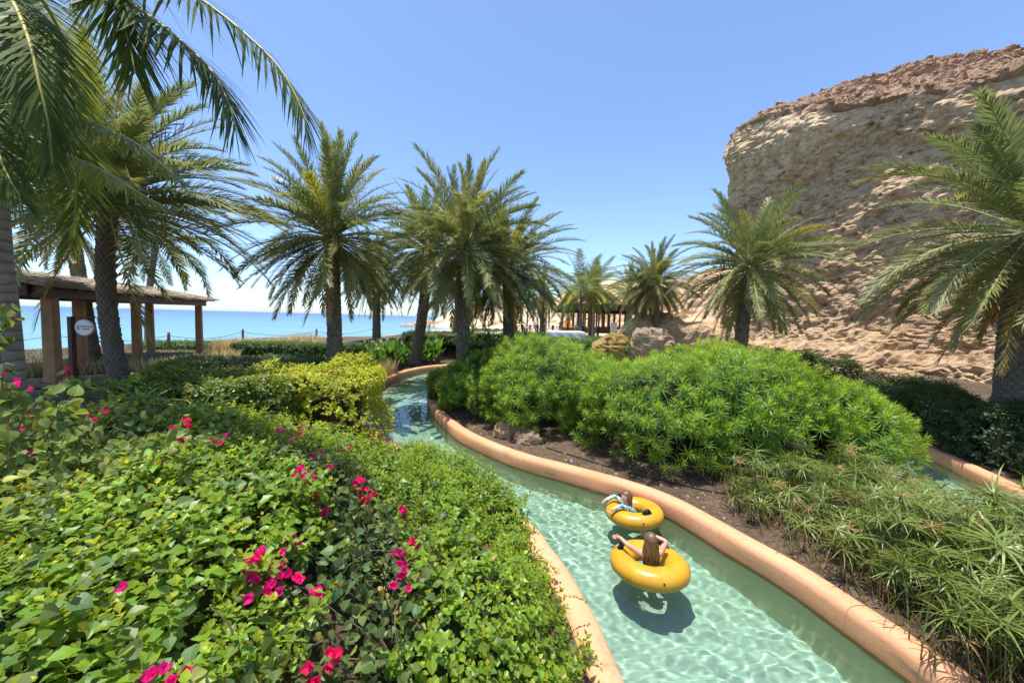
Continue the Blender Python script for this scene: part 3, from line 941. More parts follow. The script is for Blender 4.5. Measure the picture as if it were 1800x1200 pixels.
date_palm('large date palm at the cliff side of the garden', (12.75, 9.3, 0.8), (12.75, 9.3, 5.75), 0.26, 1.26, 97, bow=(-0.12, 0), parts=True, seed=10, dead=6, yellow=1)
date_palm('dark trunked date palm between pavilion posts', (-16.6, 14.6, 1.2), (-17.3, 14.6, 6.6), 0.2, 0.9, 40, seed=12, dead=3)
coconut_palm('coconut palm leaning behind the thatched pavilion', (-23.6, 24, 0.6), (-23.0, 24, 7.4), 0.22, 0.92, 24, bow=(-0.25, 0), seed=21)
coconut_palm('pale coconut palm by the sea behind the island palms', (-4.4, 28, 1.6), (-4.2, 28, 5.4), 0.17, 0.95, 20, seed=22)
coconut_palm('small coconut palm in front of the dark beach pavilion', (5.9, 32, 1.5), (5.85, 32, 5.9), 0.16, 1.0, 32, seed=23)
coconut_palm('bushy coconut palm behind the dark beach pavilion', (7.9, 36, 1.5), (7.8, 36, 6.6), 0.16, 0.9, 24, seed=24)
date_palm('bushy date palm beside the beach pavilion roof', (8.3, 39, 1.4), (8.2, 39, 6.3), 0.24, 1.05, 70, seed=13)
date_palm('date palm behind the two white posts', (13.2, 42, 1.4), (13.1, 42, 7.0), 0.24, 1.1, 70, seed=14)
date_palm('date palm rising behind the thick island palm', (3.0, 37, 1.4), (2.9, 37, 6.0), 0.22, 1.0, 60, seed=15)

# ------------------------------------------------------------------ foliage
M_wed = leaf_mat('groundcover_leaf', (0.15, 0.255, 0.026), (0.44, 0.58, 0.035), 0.40, 0.40, 0.45, 1.2)
M_boug = leaf_mat('bougainvillea_leaf', (0.10, 0.150, 0.050), (0.24, 0.31, 0.06), 0.30, 0.45, 0.3, 2.0)
M_yel = leaf_mat('golden_leaf', (0.40, 0.44, 0.04), (0.62, 0.64, 0.06), 0.38, 0.42, 0.4, 1.5)
M_ixo = leaf_mat('ixora_leaf', (0.125, 0.20, 0.035), (0.32, 0.44, 0.05), 0.33, 0.36, 0.5, 1.5)
M_grey = leaf_mat('grey_green_leaf', (0.135, 0.195, 0.10), (0.25, 0.32, 0.14), 0.3, 0.55, 0.3, 1.5)
M_clip = leaf_mat('clipped_hedge_leaf', (0.055, 0.13, 0.028), (0.16, 0.28, 0.04), 0.3, 0.42, 0.4, 1.5)
M_ole = leaf_mat('oleander_leaf', (0.13, 0.28, 0.032), (0.38, 0.58, 0.05), 0.40, 0.36, 0.5, 0.7)
M_dark = leaf_mat('dark_shrub_leaf', (0.035, 0.075, 0.022), (0.10, 0.18, 0.03), 0.28, 0.40, 0.45, 1.2)
M_strap = leaf_mat('strap_leaf', (0.11, 0.19, 0.04), (0.26, 0.38, 0.06), 0.3, 0.36, 0.5, 1.5)
M_canna = leaf_mat('canna_leaf', (0.055, 0.15, 0.028), (0.18, 0.36, 0.03), 0.35, 0.34, 0.5, 1.5)
M_sedge = leaf_mat('sedge_leaf', (0.155, 0.215, 0.055), (0.30, 0.38, 0.08), 0.28, 0.38, 0.5, 1.0)
M_straw = leaf_mat('dry_straw', (0.30, 0.20, 0.105), (0.30, 0.20, 0.09), 0.2, 0.7, 0.2, 3.0)
M_plume = leaf_mat('grass_plume', (0.62, 0.50, 0.33), (0.6, 0.5, 0.3), 0.3, 0.8, 0.1, 3.0)
M_grass = leaf_mat('lawn_grass', (0.085, 0.17, 0.035), (0.2, 0.3, 0.04), 0.25, 0.5, 0.3, 1.0)
M_bract = leaf_mat('magenta_bract', (0.92, 0.02, 0.30), (1.0, 0.05, 0.42), 0.4, 0.6, 0.2, 3.0)
M_red = leaf_mat('red_bract', (0.82, 0.02, 0.14), (0.95, 0.05, 0.2), 0.4, 0.6, 0.2, 3.0)
M_pink = leaf_mat('pink_petal', (0.75, 0.28, 0.24), (0.8, 0.3, 0.25), 0.35, 0.6, 0.2, 3.0)
M_yflow = leaf_mat('yellow_petal', (0.78, 0.55, 0.06), (0.8, 0.6, 0.1), 0.35, 0.6, 0.2, 3.0)
M_cream = leaf_mat('cream_petal', (0.80, 0.66, 0.38), (0.8, 0.7, 0.4), 0.35, 0.6, 0.2, 3.0)
M_twig = plain_mat('woody_twig', (0.14, 0.085, 0.055), 0.85, 0.3, 8, 0.3)
M_inner = plain_mat('dark_gap_shade', (0.035, 0.04, 0.018), 0.95, 0.5, 9, 0.9, 20, 0.06)  # near-black filler colour that puts shade between the leaves

LEAF4 = (np.array([(0, 0, 0), (-0.30, 0.38, 0.07), (0.30, 0.38, 0.07), (0, 1, -0.10), (0, 0.45, 0.0)]), np.array([(4, 1, 0), (4, 0, 2), (4, 3, 1), (4, 2, 3)]))
LOBED = (np.array([(0, 0, 0), (-0.13, 0.22, 0.03), (-0.33, 0.47, 0.10), (-0.21, 0.62, 0.07), (0, 1, -0.14), (0.21, 0.62, 0.07), (0.33, 0.47, 0.10), (0.13, 0.22, 0.03), (0, 0.5, -0.03)]),
         np.array([(8, 1, 0), (8, 2, 1), (8, 3, 2), (8, 4, 3), (8, 5, 4), (8, 6, 5), (8, 7, 6), (8, 0, 7)]))
_o = [(0.0, 0.0), (0.07, 0.13), (0.15, 0.31), (0.29, 0.45), (0.38, 0.60), (0.27, 0.67), (0.25, 0.76), (0.17, 0.86), (0.08, 0.94)]
_P = [(0, 0.5, -0.04)] + [(x, y, 0.26 * x - 0.16 * y * y) for x, y in _o] + [(0, 1.0, -0.16)] + [(-x, y, 0.26 * x - 0.16 * y * y) for x, y in _o[:0:-1]]
FINE = (np.array(_P), np.array([(0, k, k % (len(_P) - 1) + 1) for k in range(1, len(_P))]))
_h = [(0.0, 0.0), (0.10, 0.36), (0.28, 0.46), (0.48, 0.42), (0.68, 0.28), (0.86, 0.11), (1.0, 0.0)]
def outline_leaf(prof, fold=0.16, droop=0.14, ridge=0.0):
    V, T = [], []
    for y, w in prof:
        z = -droop * y * y
        V += [(-w, y, z + fold * w), (0, y, z), (w, y, z + fold * w)]
    for k in range(len(prof) - 1):
        a, b = 3 * k, 3 * k + 3
        T += [(a, a + 1, b + 1), (a, b + 1, b), (a + 1, a + 2, b + 2), (a + 1, b + 2, b + 1)]
    return np.array(V, float), np.array(T)
HEART = outline_leaf(_h, 0.25, 0.2)
NARROW = (np.array([(0, 0, 0), (-0.5, 0.4, 0.0), (0.5, 0.4, 0.0), (0, 1, -0.12), (0, 0.42, 0.2)]), np.array([(4, 1, 0), (4, 0, 2), (4, 3, 1), (4, 2, 3)]))

def joinT(chunks):
    V, T, Cc, o = [], [], [], 0
    for v, f, c in chunks:
        if len(v) == 0: continue
        V.append(v); T.append(f + o); Cc.append(c); o += len(v)
    return np.concatenate(V), np.concatenate(T), np.concatenate(Cc)

def leaf_tints(K, nv, rs, base=(1, 1, 1), var=0.25, hue=0.15, T=None, clump=0.25, sc=2.2):
    b = 1 + rs.normal(0, var * 0.6, K)
    if T is not None: b = b + clump * fbm(np.asarray(T) * sc, 2, 91)
    h = rs.normal(0, hue * 0.7, K)
    c = np.stack([b * (1 + h), b, b * (1 - 0.6 * h)], -1) * np.asarray(base)
    return np.repeat(np.clip(c, 0.25, 2.2), nv, 0)

def rosette_dirs(K, n, rs, axis, elev, twist=True):
    """n leaf directions per shoot; elev list in degrees from the plane across the shoot"""
    a = norm(axis)
    ref = norm(rs.normal(size=(K, 3)))
    x = norm(np.cross(a, ref)); y = np.cross(a, x)
    out, nr = [], []
    for k in range(n):
        az = k * np.pi + (k // 2) * np.pi / 2 + rs.normal(0, 0.25, K)
        e = np.radians(elev[k] + rs.normal(0, 10, K))
        rad = x * np.cos(az)[:, None] + y * np.sin(az)[:, None]
        d = rad * np.cos(e)[:, None] + a * np.sin(e)[:, None]
        out.append(d); nr.append(a * np.cos(e)[:, None] - rad * np.sin(e)[:, None])
    return out, nr

def shoots(T, N, rs, size, tmpl, elev=(-5, -5, 20, 20, 50, 55), sizes=(1, 1, 0.85, 0.85, 0.55, 0.5), base=(1, 1, 1), young=(1.5, 1.2, 0.8), upw=0.6, var=0.22, rise=0.35):
    """leafy shoots at points T with outward normals N"""
    K = len(T)
    ax_ = norm(N + np.array([0, 0, upw]) + rs.normal(0, 0.35, (K, 3)))
    ds, ns = rosette_dirs(K, len(elev), rs, ax_, elev)
    ch = []
    sz = size * rs.uniform(0.55, 1.35, K)
    for k, (d, n_) in enumerate(zip(ds, ns)):
        s = sz * sizes[k] * rs.uniform(0.8, 1.15, K)
        v, f = scatter(tmpl[0], tmpl[1], frames(d, n_), T + ax_ * (sz * rise * (k // 2))[:, None], s)
        tb = np.array(base) * (np.array(young) if k >= len(elev) - 2 else 1)
        ch.append((v, f, leaf_tints(K, len(tmpl[0]), rs, tb, var, 0.14, T)))
    return joinT(ch)

def single_leaves(T, N, rs, size, tmpl, base=(1, 1, 1), var=0.25, spread=0.7, hang=0.25, hue=0.14, aspect=(1, 1, 1)):
    K = len(T)
    nn_ = norm(N + rs.normal(0, spread, (K, 3)))
    d = norm(np.cross(nn_, rs.normal(size=(K, 3))) + np.array([0, 0, -hang]))
    s = (size * rs.uniform(0.65, 1.25, K))[:, None] * np.array(aspect)
    v, f = scatter(tmpl[0], tmpl[1], frames(d, nn_), T, s)
    return v, f, leaf_tints(K, len(tmpl[0]), rs, base, var, hue, T)

def box_surface(n, rs, c, half, z0, z1, rz=0, lump=0.15, sc=1.4, rnd=0.35, faces='tfrlb'):
    """points and normals on a rounded, lumpy hedge block"""
    hx, hy = half; H = z1 - z0
    A = {'t': 4 * hx * hy, 'f': 2 * hx * H, 'b': 2 * hx * H, 'l': 2 * hy * H, 'r': 2 * hy * H}
    pr = np.array([A[f] for f in faces]); pr = pr / pr.sum()
    w = rs.choice(len(faces), n, p=pr)
    u, v = rs.uniform(-1, 1, n), rs.uniform(0, 1, n)
    P = np.zeros((n, 3)); N = np.zeros((n, 3))
    for k, f in enumerate(faces):
        m = w == k
        if f == 't': P[m] = np.stack([u[m] * hx, (v[m] * 2 - 1) * hy, np.full(m.sum(), H)], -1); N[m] = (0, 0, 1)
        if f in 'fb':
            s = -1 if f == 'f' else 1
            P[m] = np.stack([u[m] * hx, np.full(m.sum(), s * hy), v[m] * H], -1); N[m] = (0, s, 0)
        if f in 'lr':
            s = -1 if f == 'l' else 1
            P[m] = np.stack([np.full(m.sum(), s * hx), u[m] * hy, v[m] * H], -1); N[m] = (s, 0, 0)
    # round the edges: pull towards an inner box by radius
    r = min(rnd, hx * 0.9, hy * 0.9, H * 0.9)
    inner = np.stack([np.clip(P[:, 0], -hx + r, hx - r), np.clip(P[:, 1], -hy + r, hy - r), np.clip(P[:, 2], 0, H - r)], -1)
    d = P - inner
    dn = norm(d + 1e-6)
    P = inner + dn * r
    N = dn
    c_, s_ = math.cos(rz), math.sin(rz)
    Rm = np.array([[c_, -s_, 0], [s_, c_, 0], [0, 0, 1]])
    P = P @ Rm.T + np.array([c[0], c[1], z0]); N = N @ Rm.T
    P = P + N * (lump * fbm(P * sc, 3, 71))[:, None]
    return P, N

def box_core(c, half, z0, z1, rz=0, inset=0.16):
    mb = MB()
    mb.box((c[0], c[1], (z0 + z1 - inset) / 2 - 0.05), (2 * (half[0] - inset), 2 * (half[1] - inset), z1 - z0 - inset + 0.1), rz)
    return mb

def nearest_parts(V, nv, nf, T, C_, n, parent, name, mats, max_y=None):
    """split off the n pieces that show largest: returns mask of those kept in the mass"""
    K = len(V) // nv
    cen = V.reshape(K, nv, 3).mean(1)
    q = cen - np.array(EYE)
    dep = q @ np.array(fwd); xx = q @ np.array(rt) / np.maximum(dep, 1e-3); yy = q @ np.array(up) / np.maximum(dep, 1e-3)
    ok = (dep > 0.3) & (np.abs(xx) < 1.38) & (np.abs(yy) < 0.92)
    size = np.linalg.norm(V.reshape(K, nv, 3).max(1) - V.reshape(K, nv, 3).min(1), axis=1) / np.maximum(dep, 0.3)
    size[~ok] = -1
    idx = np.argsort(-size)[:n]
    mask = np.ones(K, bool); mask[idx] = False
    F0 = T[:nf] - T[:nf].min()
    for i in idx:
        v = V[i * nv:(i + 1) * nv]
        o = v.mean(0)
        me = make_mesh(name, v - o, F0, mats, False, C_[i * nv:(i + 1) * nv])
        p = parent; L = np.zeros(3)
        while p is not None: L += np.array(p.location); p = p.parent
        put(name, me, parent, Matrix.Translation(Vector(o - L)))
    return mask

def mass_and_parts(V, T, C_, nv, nf, n, parent, mats, leafname='leaf', massname='foliage'):
    mask = nearest_parts(V, nv, nf, T, C_, n, parent, leafname, mats)
    K = len(mask)
    kv = np.repeat(mask, nv)
    V2, C2 = V[kv], C_[kv]
    F0 = T[:nf] - T[:nf].min()
    F2 = (F0[None] + (np.arange(mask.sum()) * nv)[:, None, None]).reshape(-1, 3)
    part(massname, V2, F2, mats, parent, False, C2, kind='stuff')

# ------------------------------------------------------------------ near bank: groundcover and bougainvillea
PROF_D = [-0.05, 0.2, 0.36, 0.65, 1.1, 1.7, 2.4, 3.2, 5.0, 9.0]
PROF_Z = [0.30, 0.42, 0.62, 0.92, 1.22, 1.58, 1.90, 2.05, 2.06, 2.05]
OUT4 = OUTER[OUTER[:, 0] < 3][::3]
def bank_h(x, y):
    x, y = np.asarray(x, float), np.asarray(y, float)
    P = np.stack([x.ravel(), y.ravel()], -1)
    d = dist_line(P, OUT4).reshape(x.shape)
    d = np.where(inside(P, OUTER).reshape(x.shape), -d, d)
    d = d - 0.20 + 0.46 * sstep(5.0, 5.7, y)
    h = np.interp(d, PROF_D, PROF_Z)
    h = 0.3 + (h - 0.3) * (1 - 0.58 * sstep(4.0, 6.4, y) * sstep(3.6, 2.0, d) * sstep(0.4, 1.4, d))
    h = h + (0.30 * n2(x, y, 1.0, 2, 81) + 0.22 * n2(x, y, 2.6, 2, 82)) * sstep(0.1, 0.7, d)
    edge = np.interp(x, [-8, -4.5, -3.3, -2.5, -1.8, 1], [4.9, 5.0, 5.7, 6.6, 7.3, 7.4]) + 0.3 * n2(x, y * 0, 0.8, 2, 83)
    h = h - 1.3 * sstep(-0.7, 0.9, y - edge) * sstep(0.2, 1.2, d)
    return h, d
def bank_pts(n, rs, x0, x1, y0, y1, dmin=0.06, keep=None, wy=True):
    x = rs.uniform(x0, x1, n); y = rs.uniform(y0, y1, n)
    h, d = bank_h(x, y)
    m = (d > dmin)
    if keep is not None: m &= keep(x, y, d)
    x, y, h = x[m], y[m], h[m]
    e = 0.08
    hx = (bank_h(x + e, y)[0] - bank_h(x - e, y)[0]) / (2 * e); hy = (bank_h(x, y + e)[0] - bank_h(x, y - e)[0]) / (2 * e)
    N = norm(np.stack([-hx, -hy, np.ones_like(hx)], -1))
    return np.stack([x, y, h], -1), N
def in_view(T, mx=1.55, my=1.12):
    q = T - np.array(EYE)
    dep = q @ np.array(fwd)
    return (dep > 0.12) & (np.abs(q @ np.array(rt)) < mx * dep + 0.3) & (np.abs(q @ np.array(up)) < my * dep + 0.3)

# where the bougainvillea has grown through the groundcover: a loose patch
def boug_w(x, y):
    c = np.array([(-1.5, 3.25), (-1.15, 2.85), (-1.2, 2.35), (-0.88, 2.3), (-0.85, 1.85), (-0.6, 1.75), (-1.05, 1.5), (-1.9, 3.4)])
    r = np.array([0.5, 0.55, 0.48, 0.5, 0.48, 0.38, 0.32, 0.35])
    q = np.max([1 - np.hypot(x - a, y - b) / s for (a, b), s in zip(c, r)], 0)
    return q + 0.5 * n2(x, y, 2.0, 2, 85)
def left_w(x, y):
    return 1.15 - np.hypot((x + 4.1) / 1.5, (y - 3.1) / 1.1) + 0.4 * n2(x, y, 1.5, 2, 86)

rs = np.random.default_rng(31)
bank = thing('groundcover_bank', 'bright green lobed groundcover covering the near river bank', 'groundcover', (-1.5, 3.5, 0.3))
chn, chf = [], []
def dens(T):      # thin out what is far away
    return np.linalg.norm(T - np.array(EYE), axis=1)
T, N = bank_pts(21000, rs, -7, 1.2, 0.15, 8.2, keep=lambda x, y, d: (boug_w(x, y) < 0.25 + 0.3 * rs.random(len(x))) & (left_w(x, y) < 0.3 + 0.3 * rs.random(len(x))))
T = T + N * (rs.normal(-0.02, 0.075, len(T)))[:, None]
m = in_view(T); T, N = T[m], N[m]
D_ = dens(T)
near = D_ < 3.5
Vn, Fn, Cn = shoots(T[near], N[near], rs, 0.078, FINE, base=(1.0, 1.0, 1.0), young=(1.75, 1.3, 0.9), upw=0.8, var=0.32)
mass_and_parts(Vn, Fn, Cn, len(FINE[0]), len(FINE[1]), 300, bank, M_wed)
Vf, Ff, Cf = shoots(T[~near], N[~near], rs, 0.078, LEAF4, base=(1.0, 1.0, 1.0), young=(1.7, 1.3, 0.9), upw=0.8, var=0.32)
part('far_foliage', Vf, Ff, M_wed, bank, False, Cf, kind='stuff')
# trailing runners over the kerb
mb = MB(); RT, RN = [], []
for k in range(34):
    i = rs.integers(0, len(OUT4))
    p = OUT4[i]
    if not (1.5 < p[1] < 7.5): continue
    a = rs.uniform(0, 6.28)
    z = 0.5 + rs.random() * 0.15
    P = [np.array([p[0] - 0.34, p[1], z])]
    dr = np.array([0.5 + 0.3 * rs.random(), rs.normal(0, 0.3), 0.10])
    for q in range(5):
        P.append(P[-1] + dr * 0.075); dr[2] -= 0.16; RT.append(P[-1]); RN.append((0.4, 0, 1))
    mb.tube(np.array(P), 0.0028, 4)
mb.part('runners', M_twig, bank, kind='stuff')
RT, RN = np.array(RT), np.array(RN, float)
V_, F_, C__ = shoots(RT, RN, rs, 0.05, LEAF4, elev=(0, 0, 40, 45), sizes=(1, 0.9, 0.6, 0.6))
part('runner_leaves', V_, F_, M_wed, bank, False, C__, kind='stuff')
# dark sheet added under the leaves to block see-through and darken gaps
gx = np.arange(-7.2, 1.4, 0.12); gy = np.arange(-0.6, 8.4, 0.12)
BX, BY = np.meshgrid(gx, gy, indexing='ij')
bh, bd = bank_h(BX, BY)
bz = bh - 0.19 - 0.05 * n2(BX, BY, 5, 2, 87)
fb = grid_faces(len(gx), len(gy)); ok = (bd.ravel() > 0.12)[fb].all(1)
part('dark_filler', np.stack([BX.ravel(), BY.ravel(), bz.ravel()], -1), fb[ok], M_inner, bank, True)
# yellow daisies of the groundcover
def petals(n, r, cup=0.3, wid=0.35):
    V, T = [(0, 0, 0)], []
    for k in range(n):
        a = k * 2 * np.pi / n
        for da, rr in ((-wid, 0.7), (0, 1.0), (wid, 0.7)):
            V.append((math.cos(a + da) * rr * r, math.sin(a + da) * rr * r, cup * rr * rr * r))
        b = 1 + 3 * k
        T += [(0, b, b + 1), (0, b + 1, b + 2)]
    return np.array(V), np.array(T)
DAISY = petals(8, 1.0, 0.25, 0.25)
ME_DAISY = make_mesh('daisy', DAISY[0], DAISY[1], M_yflow, False, np.ones((len(DAISY[0]), 3)))
for x, y in ((-1.45, 2.75), (0.05, 3.3), (0.25, 2.9), (-1.9, 2.2), (-0.35, 2.5)):
    h = float(bank_h(np.array([x]), np.array([y]))[0][0])
    put('daisy', ME_DAISY, bank, Matrix.Translation(Vector((x, y, h + 0.05)) - bank.location) @ Matrix.Rotation(0.5, 4, 'X') @ Matrix.Scale(0.02, 4))

# bougainvillea
def bract_flower():
    ch = []
    r = np.random.default_rng(4)
    V, T, o = [], [], 0
    for k in range(3):
        v, f = outline_leaf([(0, 0.05), (0.2, 0.30), (0.5, 0.42), (0.8, 0.25), (1.0, 0.0)], 0.35, -0.45)
        a = k * 2.094
        Rm = np.array(Matrix.Rotation(a, 3, 'Z') @ Matrix.Rotation(R_(38), 3, 'X'))
        V.append(v @ Rm.T); T.append(f + o); o += len(v)
    V, T = np.concatenate(V), np.concatenate(T)
    return V, T
BF_V, BF_T = bract_flower()
def bract_mesh(mat, seed):
    r = np.random.default_rng(seed)
    v = BF_V + 0.06 * r.normal(size=BF_V.shape) * (np.abs(BF_V).sum(1, keepdims=True) > 0.1)
    return make_mesh('flower', v, BF_T, mat, False, np.repeat(r.uniform(0.8, 1.2, (3, 1)), len(v) // 3, 0) * np.ones(3))
ME_MAG = [bract_mesh(M_bract, k) for k in range(3)]
ME_RED = [bract_mesh(M_red, k + 5) for k in range(2)]
CORE_V, CORE_T = rock_template(6, 3)
def cluster(parent, p, n, spread, size, rs, me=None, name='flower', face=(0, -0.6, 0.6)):
    for k in range(n):
        q = np.array(p) + rs.normal(0, 1, 3) * np.array(spread)
        ax = Vector(norm(np.array(face) + rs.normal(0, 0.5, 3)))
        m = Matrix.Translation(Vector(q) - parent.location) @ ax.to_track_quat('Z', 'Y').to_matrix().to_4x4() @ Matrix.Rotation(rs.uniform(0, 6), 4, 'Z') @ Matrix.Scale(size * rs.uniform(0.8, 1.2), 4)
        ms = me or ME_MAG
        put(name, ms[rs.integers(len(ms))], parent, m)

def branch(mb, p, d, L, rs, r=0.006, wob=0.25, droop=0.12, n=9):
    P = [np.array(p, float)]; d = norm(np.array(d, float))
    for k in range(n - 1):
        d = norm(d + rs.normal(0, wob, 3) * 0.5 + np.array([0, 0, -droop]))
        P.append(P[-1] + d * L / (n - 1))
    P = np.array(P)
    mb.tube(P, np.linspace(r, r * 0.4, n), 5)
    return P

def bougainvillea(label, loc, T, N, rs, twigs, size=0.062, base=(1, 1, 1), nparts=220, young=0.12):
    b = thing('bougainvillea', label, 'bougainvillea', loc, 'bougainvillea bushes')
    V, F, Cc = single_leaves(T, N, rs, size, HEART, base, 0.28, 0.55, 0.35)
    nv = len(HEART[0])
    K = len(T)
    yg = np.repeat(rs.random(K) < young, nv)
    Cc[yg] *= np.array([2.3, 1.7, 1.5])
    mass_and_parts(V, F, Cc, nv, len(HEART[1]), nparts, b, M_boug)
    tips = []
    for p, d, L in twigs:
        mb = MB()
        tips.append(branch(mb, p, d, L, rs))
        mb.part('branch', M_twig, b, True)
    return b, tips

rs = np.random.default_rng(32)
T, N = bank_pts(9000, rs, -2.6, 0.6, 0.9, 4.6, keep=lambda x, y, d: boug_w(x, y) > 0.1 + 0.25 * rs.random(len(x)))
T = T + N * rs.uniform(-0.10, 0.09, len(T))[:, None]
tw = []
for k in range(46):
    i = rs.integers(len(T))
    tw.append((T[i] - N[i] * 0.06, N[i] + rs.normal(0, 0.7, 3), rs.uniform(0.2, 0.5)))
bo1, _ = bougainvillea('bougainvillea with magenta flower clusters on the river bank', (-0.8, 2.3, 0.6), T, N, rs, tw)
FLOWERS_MID = [(-1.49, 2.14, 8, 0.054, 0.044, 0),
               (-1.37, 2.14, 8, 0.054, 0.044, 0),
               (-1.36, 2.04, 4, 0.038, 0.044, 0), (-1.61, 2.88, 7, 0.05, 0.044, 0), (-1.49, 2.83, 4, 0.038, 0.044, 0), (-1.4, 2.79, 2, 0.03, 0.044, 0), (-2.52, 4.07, 4, 0.038, 0.044, 0), (-2.46, 4.19, 4, 0.038, 0.044, 0), (-2.15, 3.65, 2, 0.03, 0.044, 0),
               (-1.37, 3.35, 4, 0.038, 0.044, 0), (-1.29, 3.24, 5, 0.042, 0.044, 1), (-0.98, 3.38, 3, 0.034, 0.044, 0), (-0.8, 2.7, 5, 0.042, 0.044, 0), (-0.73, 2.49, 5, 0.042, 0.044, 0), (-1.44, 3.82, 1, 0.026, 0.044, 1), (-1.19, 2.19, 2, 0.03, 0.044, 0), (-1.43, 2.45, 2, 0.03, 0.044, 0), (-1.61, 3.21, 1, 0.026, 0.044, 0), (-1.82, 3.42, 2, 0.03, 0.044, 0), (-0.71, 2.97, 1, 0.026, 0.044, 0), (-0.71, 3.04, 2, 0.03, 0.044, 1),
               (-1.38, 1.41, 4, 0.038, 0.044, 0), (-1.85, 1.71, 1, 0.026, 0.044, 0), (-0.91, 1.8, 3, 0.034, 0.044, 1), (-0.92, 1.7, 3, 0.034, 0.044, 1), (-2.63, 8.17, 2, 0.03, 0.044, 1), (-1.74, 3.9, 2, 0.03, 0.044, 0), (-0.12, 3.11, 2, 0.03, 0.044, 1)]
for (x, y, n, sp, sz, me) in FLOWERS_MID:
    h = float(bank_h(np.array([x]), np.array([y]))[0][0])
    cluster(bo1, (x, y, h + 0.08), int(n * 1.7), (sp * 0.95, sp * 0.95, sp * 0.7), sz * 1.12, rs, ME_RED if me else ME_MAG, face=(0.1, -0.7, 0.8))

# stray bougainvillea leaves standing out of the groundcover
T, N = bank_pts(1500, rs, -4.5, 0.2, 0.7, 5.0, keep=lambda x, y, d: (d > 0.9) & (n2(x, y, 1.6, 2, 88) > -0.05))
T = T + N * rs.uniform(0.0, 0.13, len(T))[:, None]
V, F, Cc = single_leaves(T, N, rs, 0.075, HEART, (1.15, 1.15, 1.1), 0.3, 0.5, 0.35)
part('stray_foliage', V, F, M_boug, bo1, False, Cc, kind='stuff')

# left bougainvillea with long wands in front of the pavilion
T, N = bank_pts(16000, rs, -7, -2.2, 1.6, 5.0, keep=lambda x, y, d: left_w(x, y) > 0.1 + 0.3 * rs.random(len(x)))
T = T + N * rs.uniform(-0.12, 0.16, len(T))[:, None]
tw = []
for k in range(30):
    i = rs.integers(len(T))
    tw.append((T[i] - N[i] * 0.06, N[i] + rs.normal(0, 0.7, 3), rs.uniform(0.2, 0.5)))
wands = [((-3.55, 2.85, 2.0), (-0.15, 0.0, 1), 0.75), ((-3.75, 2.75, 2.0), (-0.1, 0.1, 1), 1.0), ((-3.9, 2.8, 2.1), (-0.3, 0.2, 0.9), 1.25), ((-3.4, 2.75, 2.0), (0.15, -0.1, 1), 0.55),
         ((-2.85, 2.7, 1.8), (0.05, 0, 1), 0.85), ((-4.0, 2.9, 2.1), (0.05, 0.0, 0.9), 1.25), ((-4.2, 2.9, 2.1), (0.2, -0.1, 0.9), 1.3), ((-3.1, 3.2, 1.9), (0.1, 0, 1), 0.7), ((-4.3, 3.0, 2.1), (0.2, 0, 1), 1.3)]
bo2, tips = bougainvillea('bougainvillea sending long flowering wands up before the pavilion', (-4.0, 3.0, 1.6), T, N, rs, tw + wands, 0.07, (1.5, 1.4, 1.15), 240, 0.22)
LT, LN = [], []
for P in tips[len(tw):]:
    for q in np.linspace(0.15, 1, 16):
        i = q * (len(P) - 1); a = int(min(i, len(P) - 2)); p = P[a] + (P[a + 1] - P[a]) * (i - a)
        for z in range(3):
            LT.append(p + rs.normal(0, 0.035, 3)); LN.append(norm(rs.normal(0, 0.5, 3) + np.array([0, -0.3, 0.8])))
    if rs.random() < 0.8: cluster(bo2, P[-1], rs.integers(2, 6), (0.05, 0.04, 0.035), 0.042, rs, ME_MAG if rs.random() < 0.6 else ME_RED)
V, F, Cc = single_leaves(np.array(LT), np.array(LN), rs, 0.085, HEART, (1.9, 1.7, 1.35), 0.3, 0.5, 0.5)
mass_and_parts(V, F, Cc, len(HEART[0]), len(HEART[1]), 60, bo2, M_boug, massname='wand_foliage')
for x, y in ((-4.6, 3.4), (-4.1, 3.1), (-5.0, 3.7), (-4.4, 2.6), (-3.9, 2.55), (-5.2, 3.2)):
    h = float(bank_h(np.array([x]), np.array([y]))[0][0])
    cluster(bo2, (x, y, h + 0.12), rs.integers(3, 7), (0.06, 0.05, 0.03), 0.042, rs)

# ------------------------------------------------------------------ hedges along the left bank
def hedge(name, label, cat, blocks, mat, n, size, style, rs, base=(1, 1, 1), nparts=0, faces='tfrl', lump=0.15, group=None, young=(1.4, 1.2, 0.8), tm=None, rnd=0.35, upw=0.6):
    c0 = blocks[0][0]
    h = thing(name, label, cat, (c0[0], c0[1], blocks[0][2]), group)
    areas = np.array([4 * b[1][0] * b[1][1] + 2 * (b[1][0] + b[1][1]) * (b[3] - b[2]) for b in blocks])
    Ts, Ns = [], []
    mb = MB()
    for b, a in zip(blocks, areas / areas.sum()):
        c, half, z0, z1 = b[:4]; rz = b[4] if len(b) > 4 else 0
        P, N = box_surface(int(n * a), rs, c, half, z0, z1, rz, lump, rnd=rnd, faces=faces)
        Ts.append(P - N * np.abs(rs.normal(0, 0.06, len(P)))[:, None]); Ns.append(N)
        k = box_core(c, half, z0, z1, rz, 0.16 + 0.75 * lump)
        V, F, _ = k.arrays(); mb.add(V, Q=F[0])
    T, N = np.concatenate(Ts), np.concatenate(Ns)
    tm = tm or LEAF4
    if style == 'shoot':
        V, F, Cc = shoots(T, N, rs, size, tm, base=base, young=young, upw=upw)
    else:
        V, F, Cc = single_leaves(T, N, rs, size, tm, base)
    if nparts: mass_and_parts(V, F, Cc, len(tm[0]), len(tm[1]), nparts, h, mat)
    else: part('foliage', V, F, mat, h, False, Cc, kind='stuff')
    mb.part('dark_filler', M_inner, h)  # dark block added inside the hedge to block see-through and shade gaps
    return h, T, N

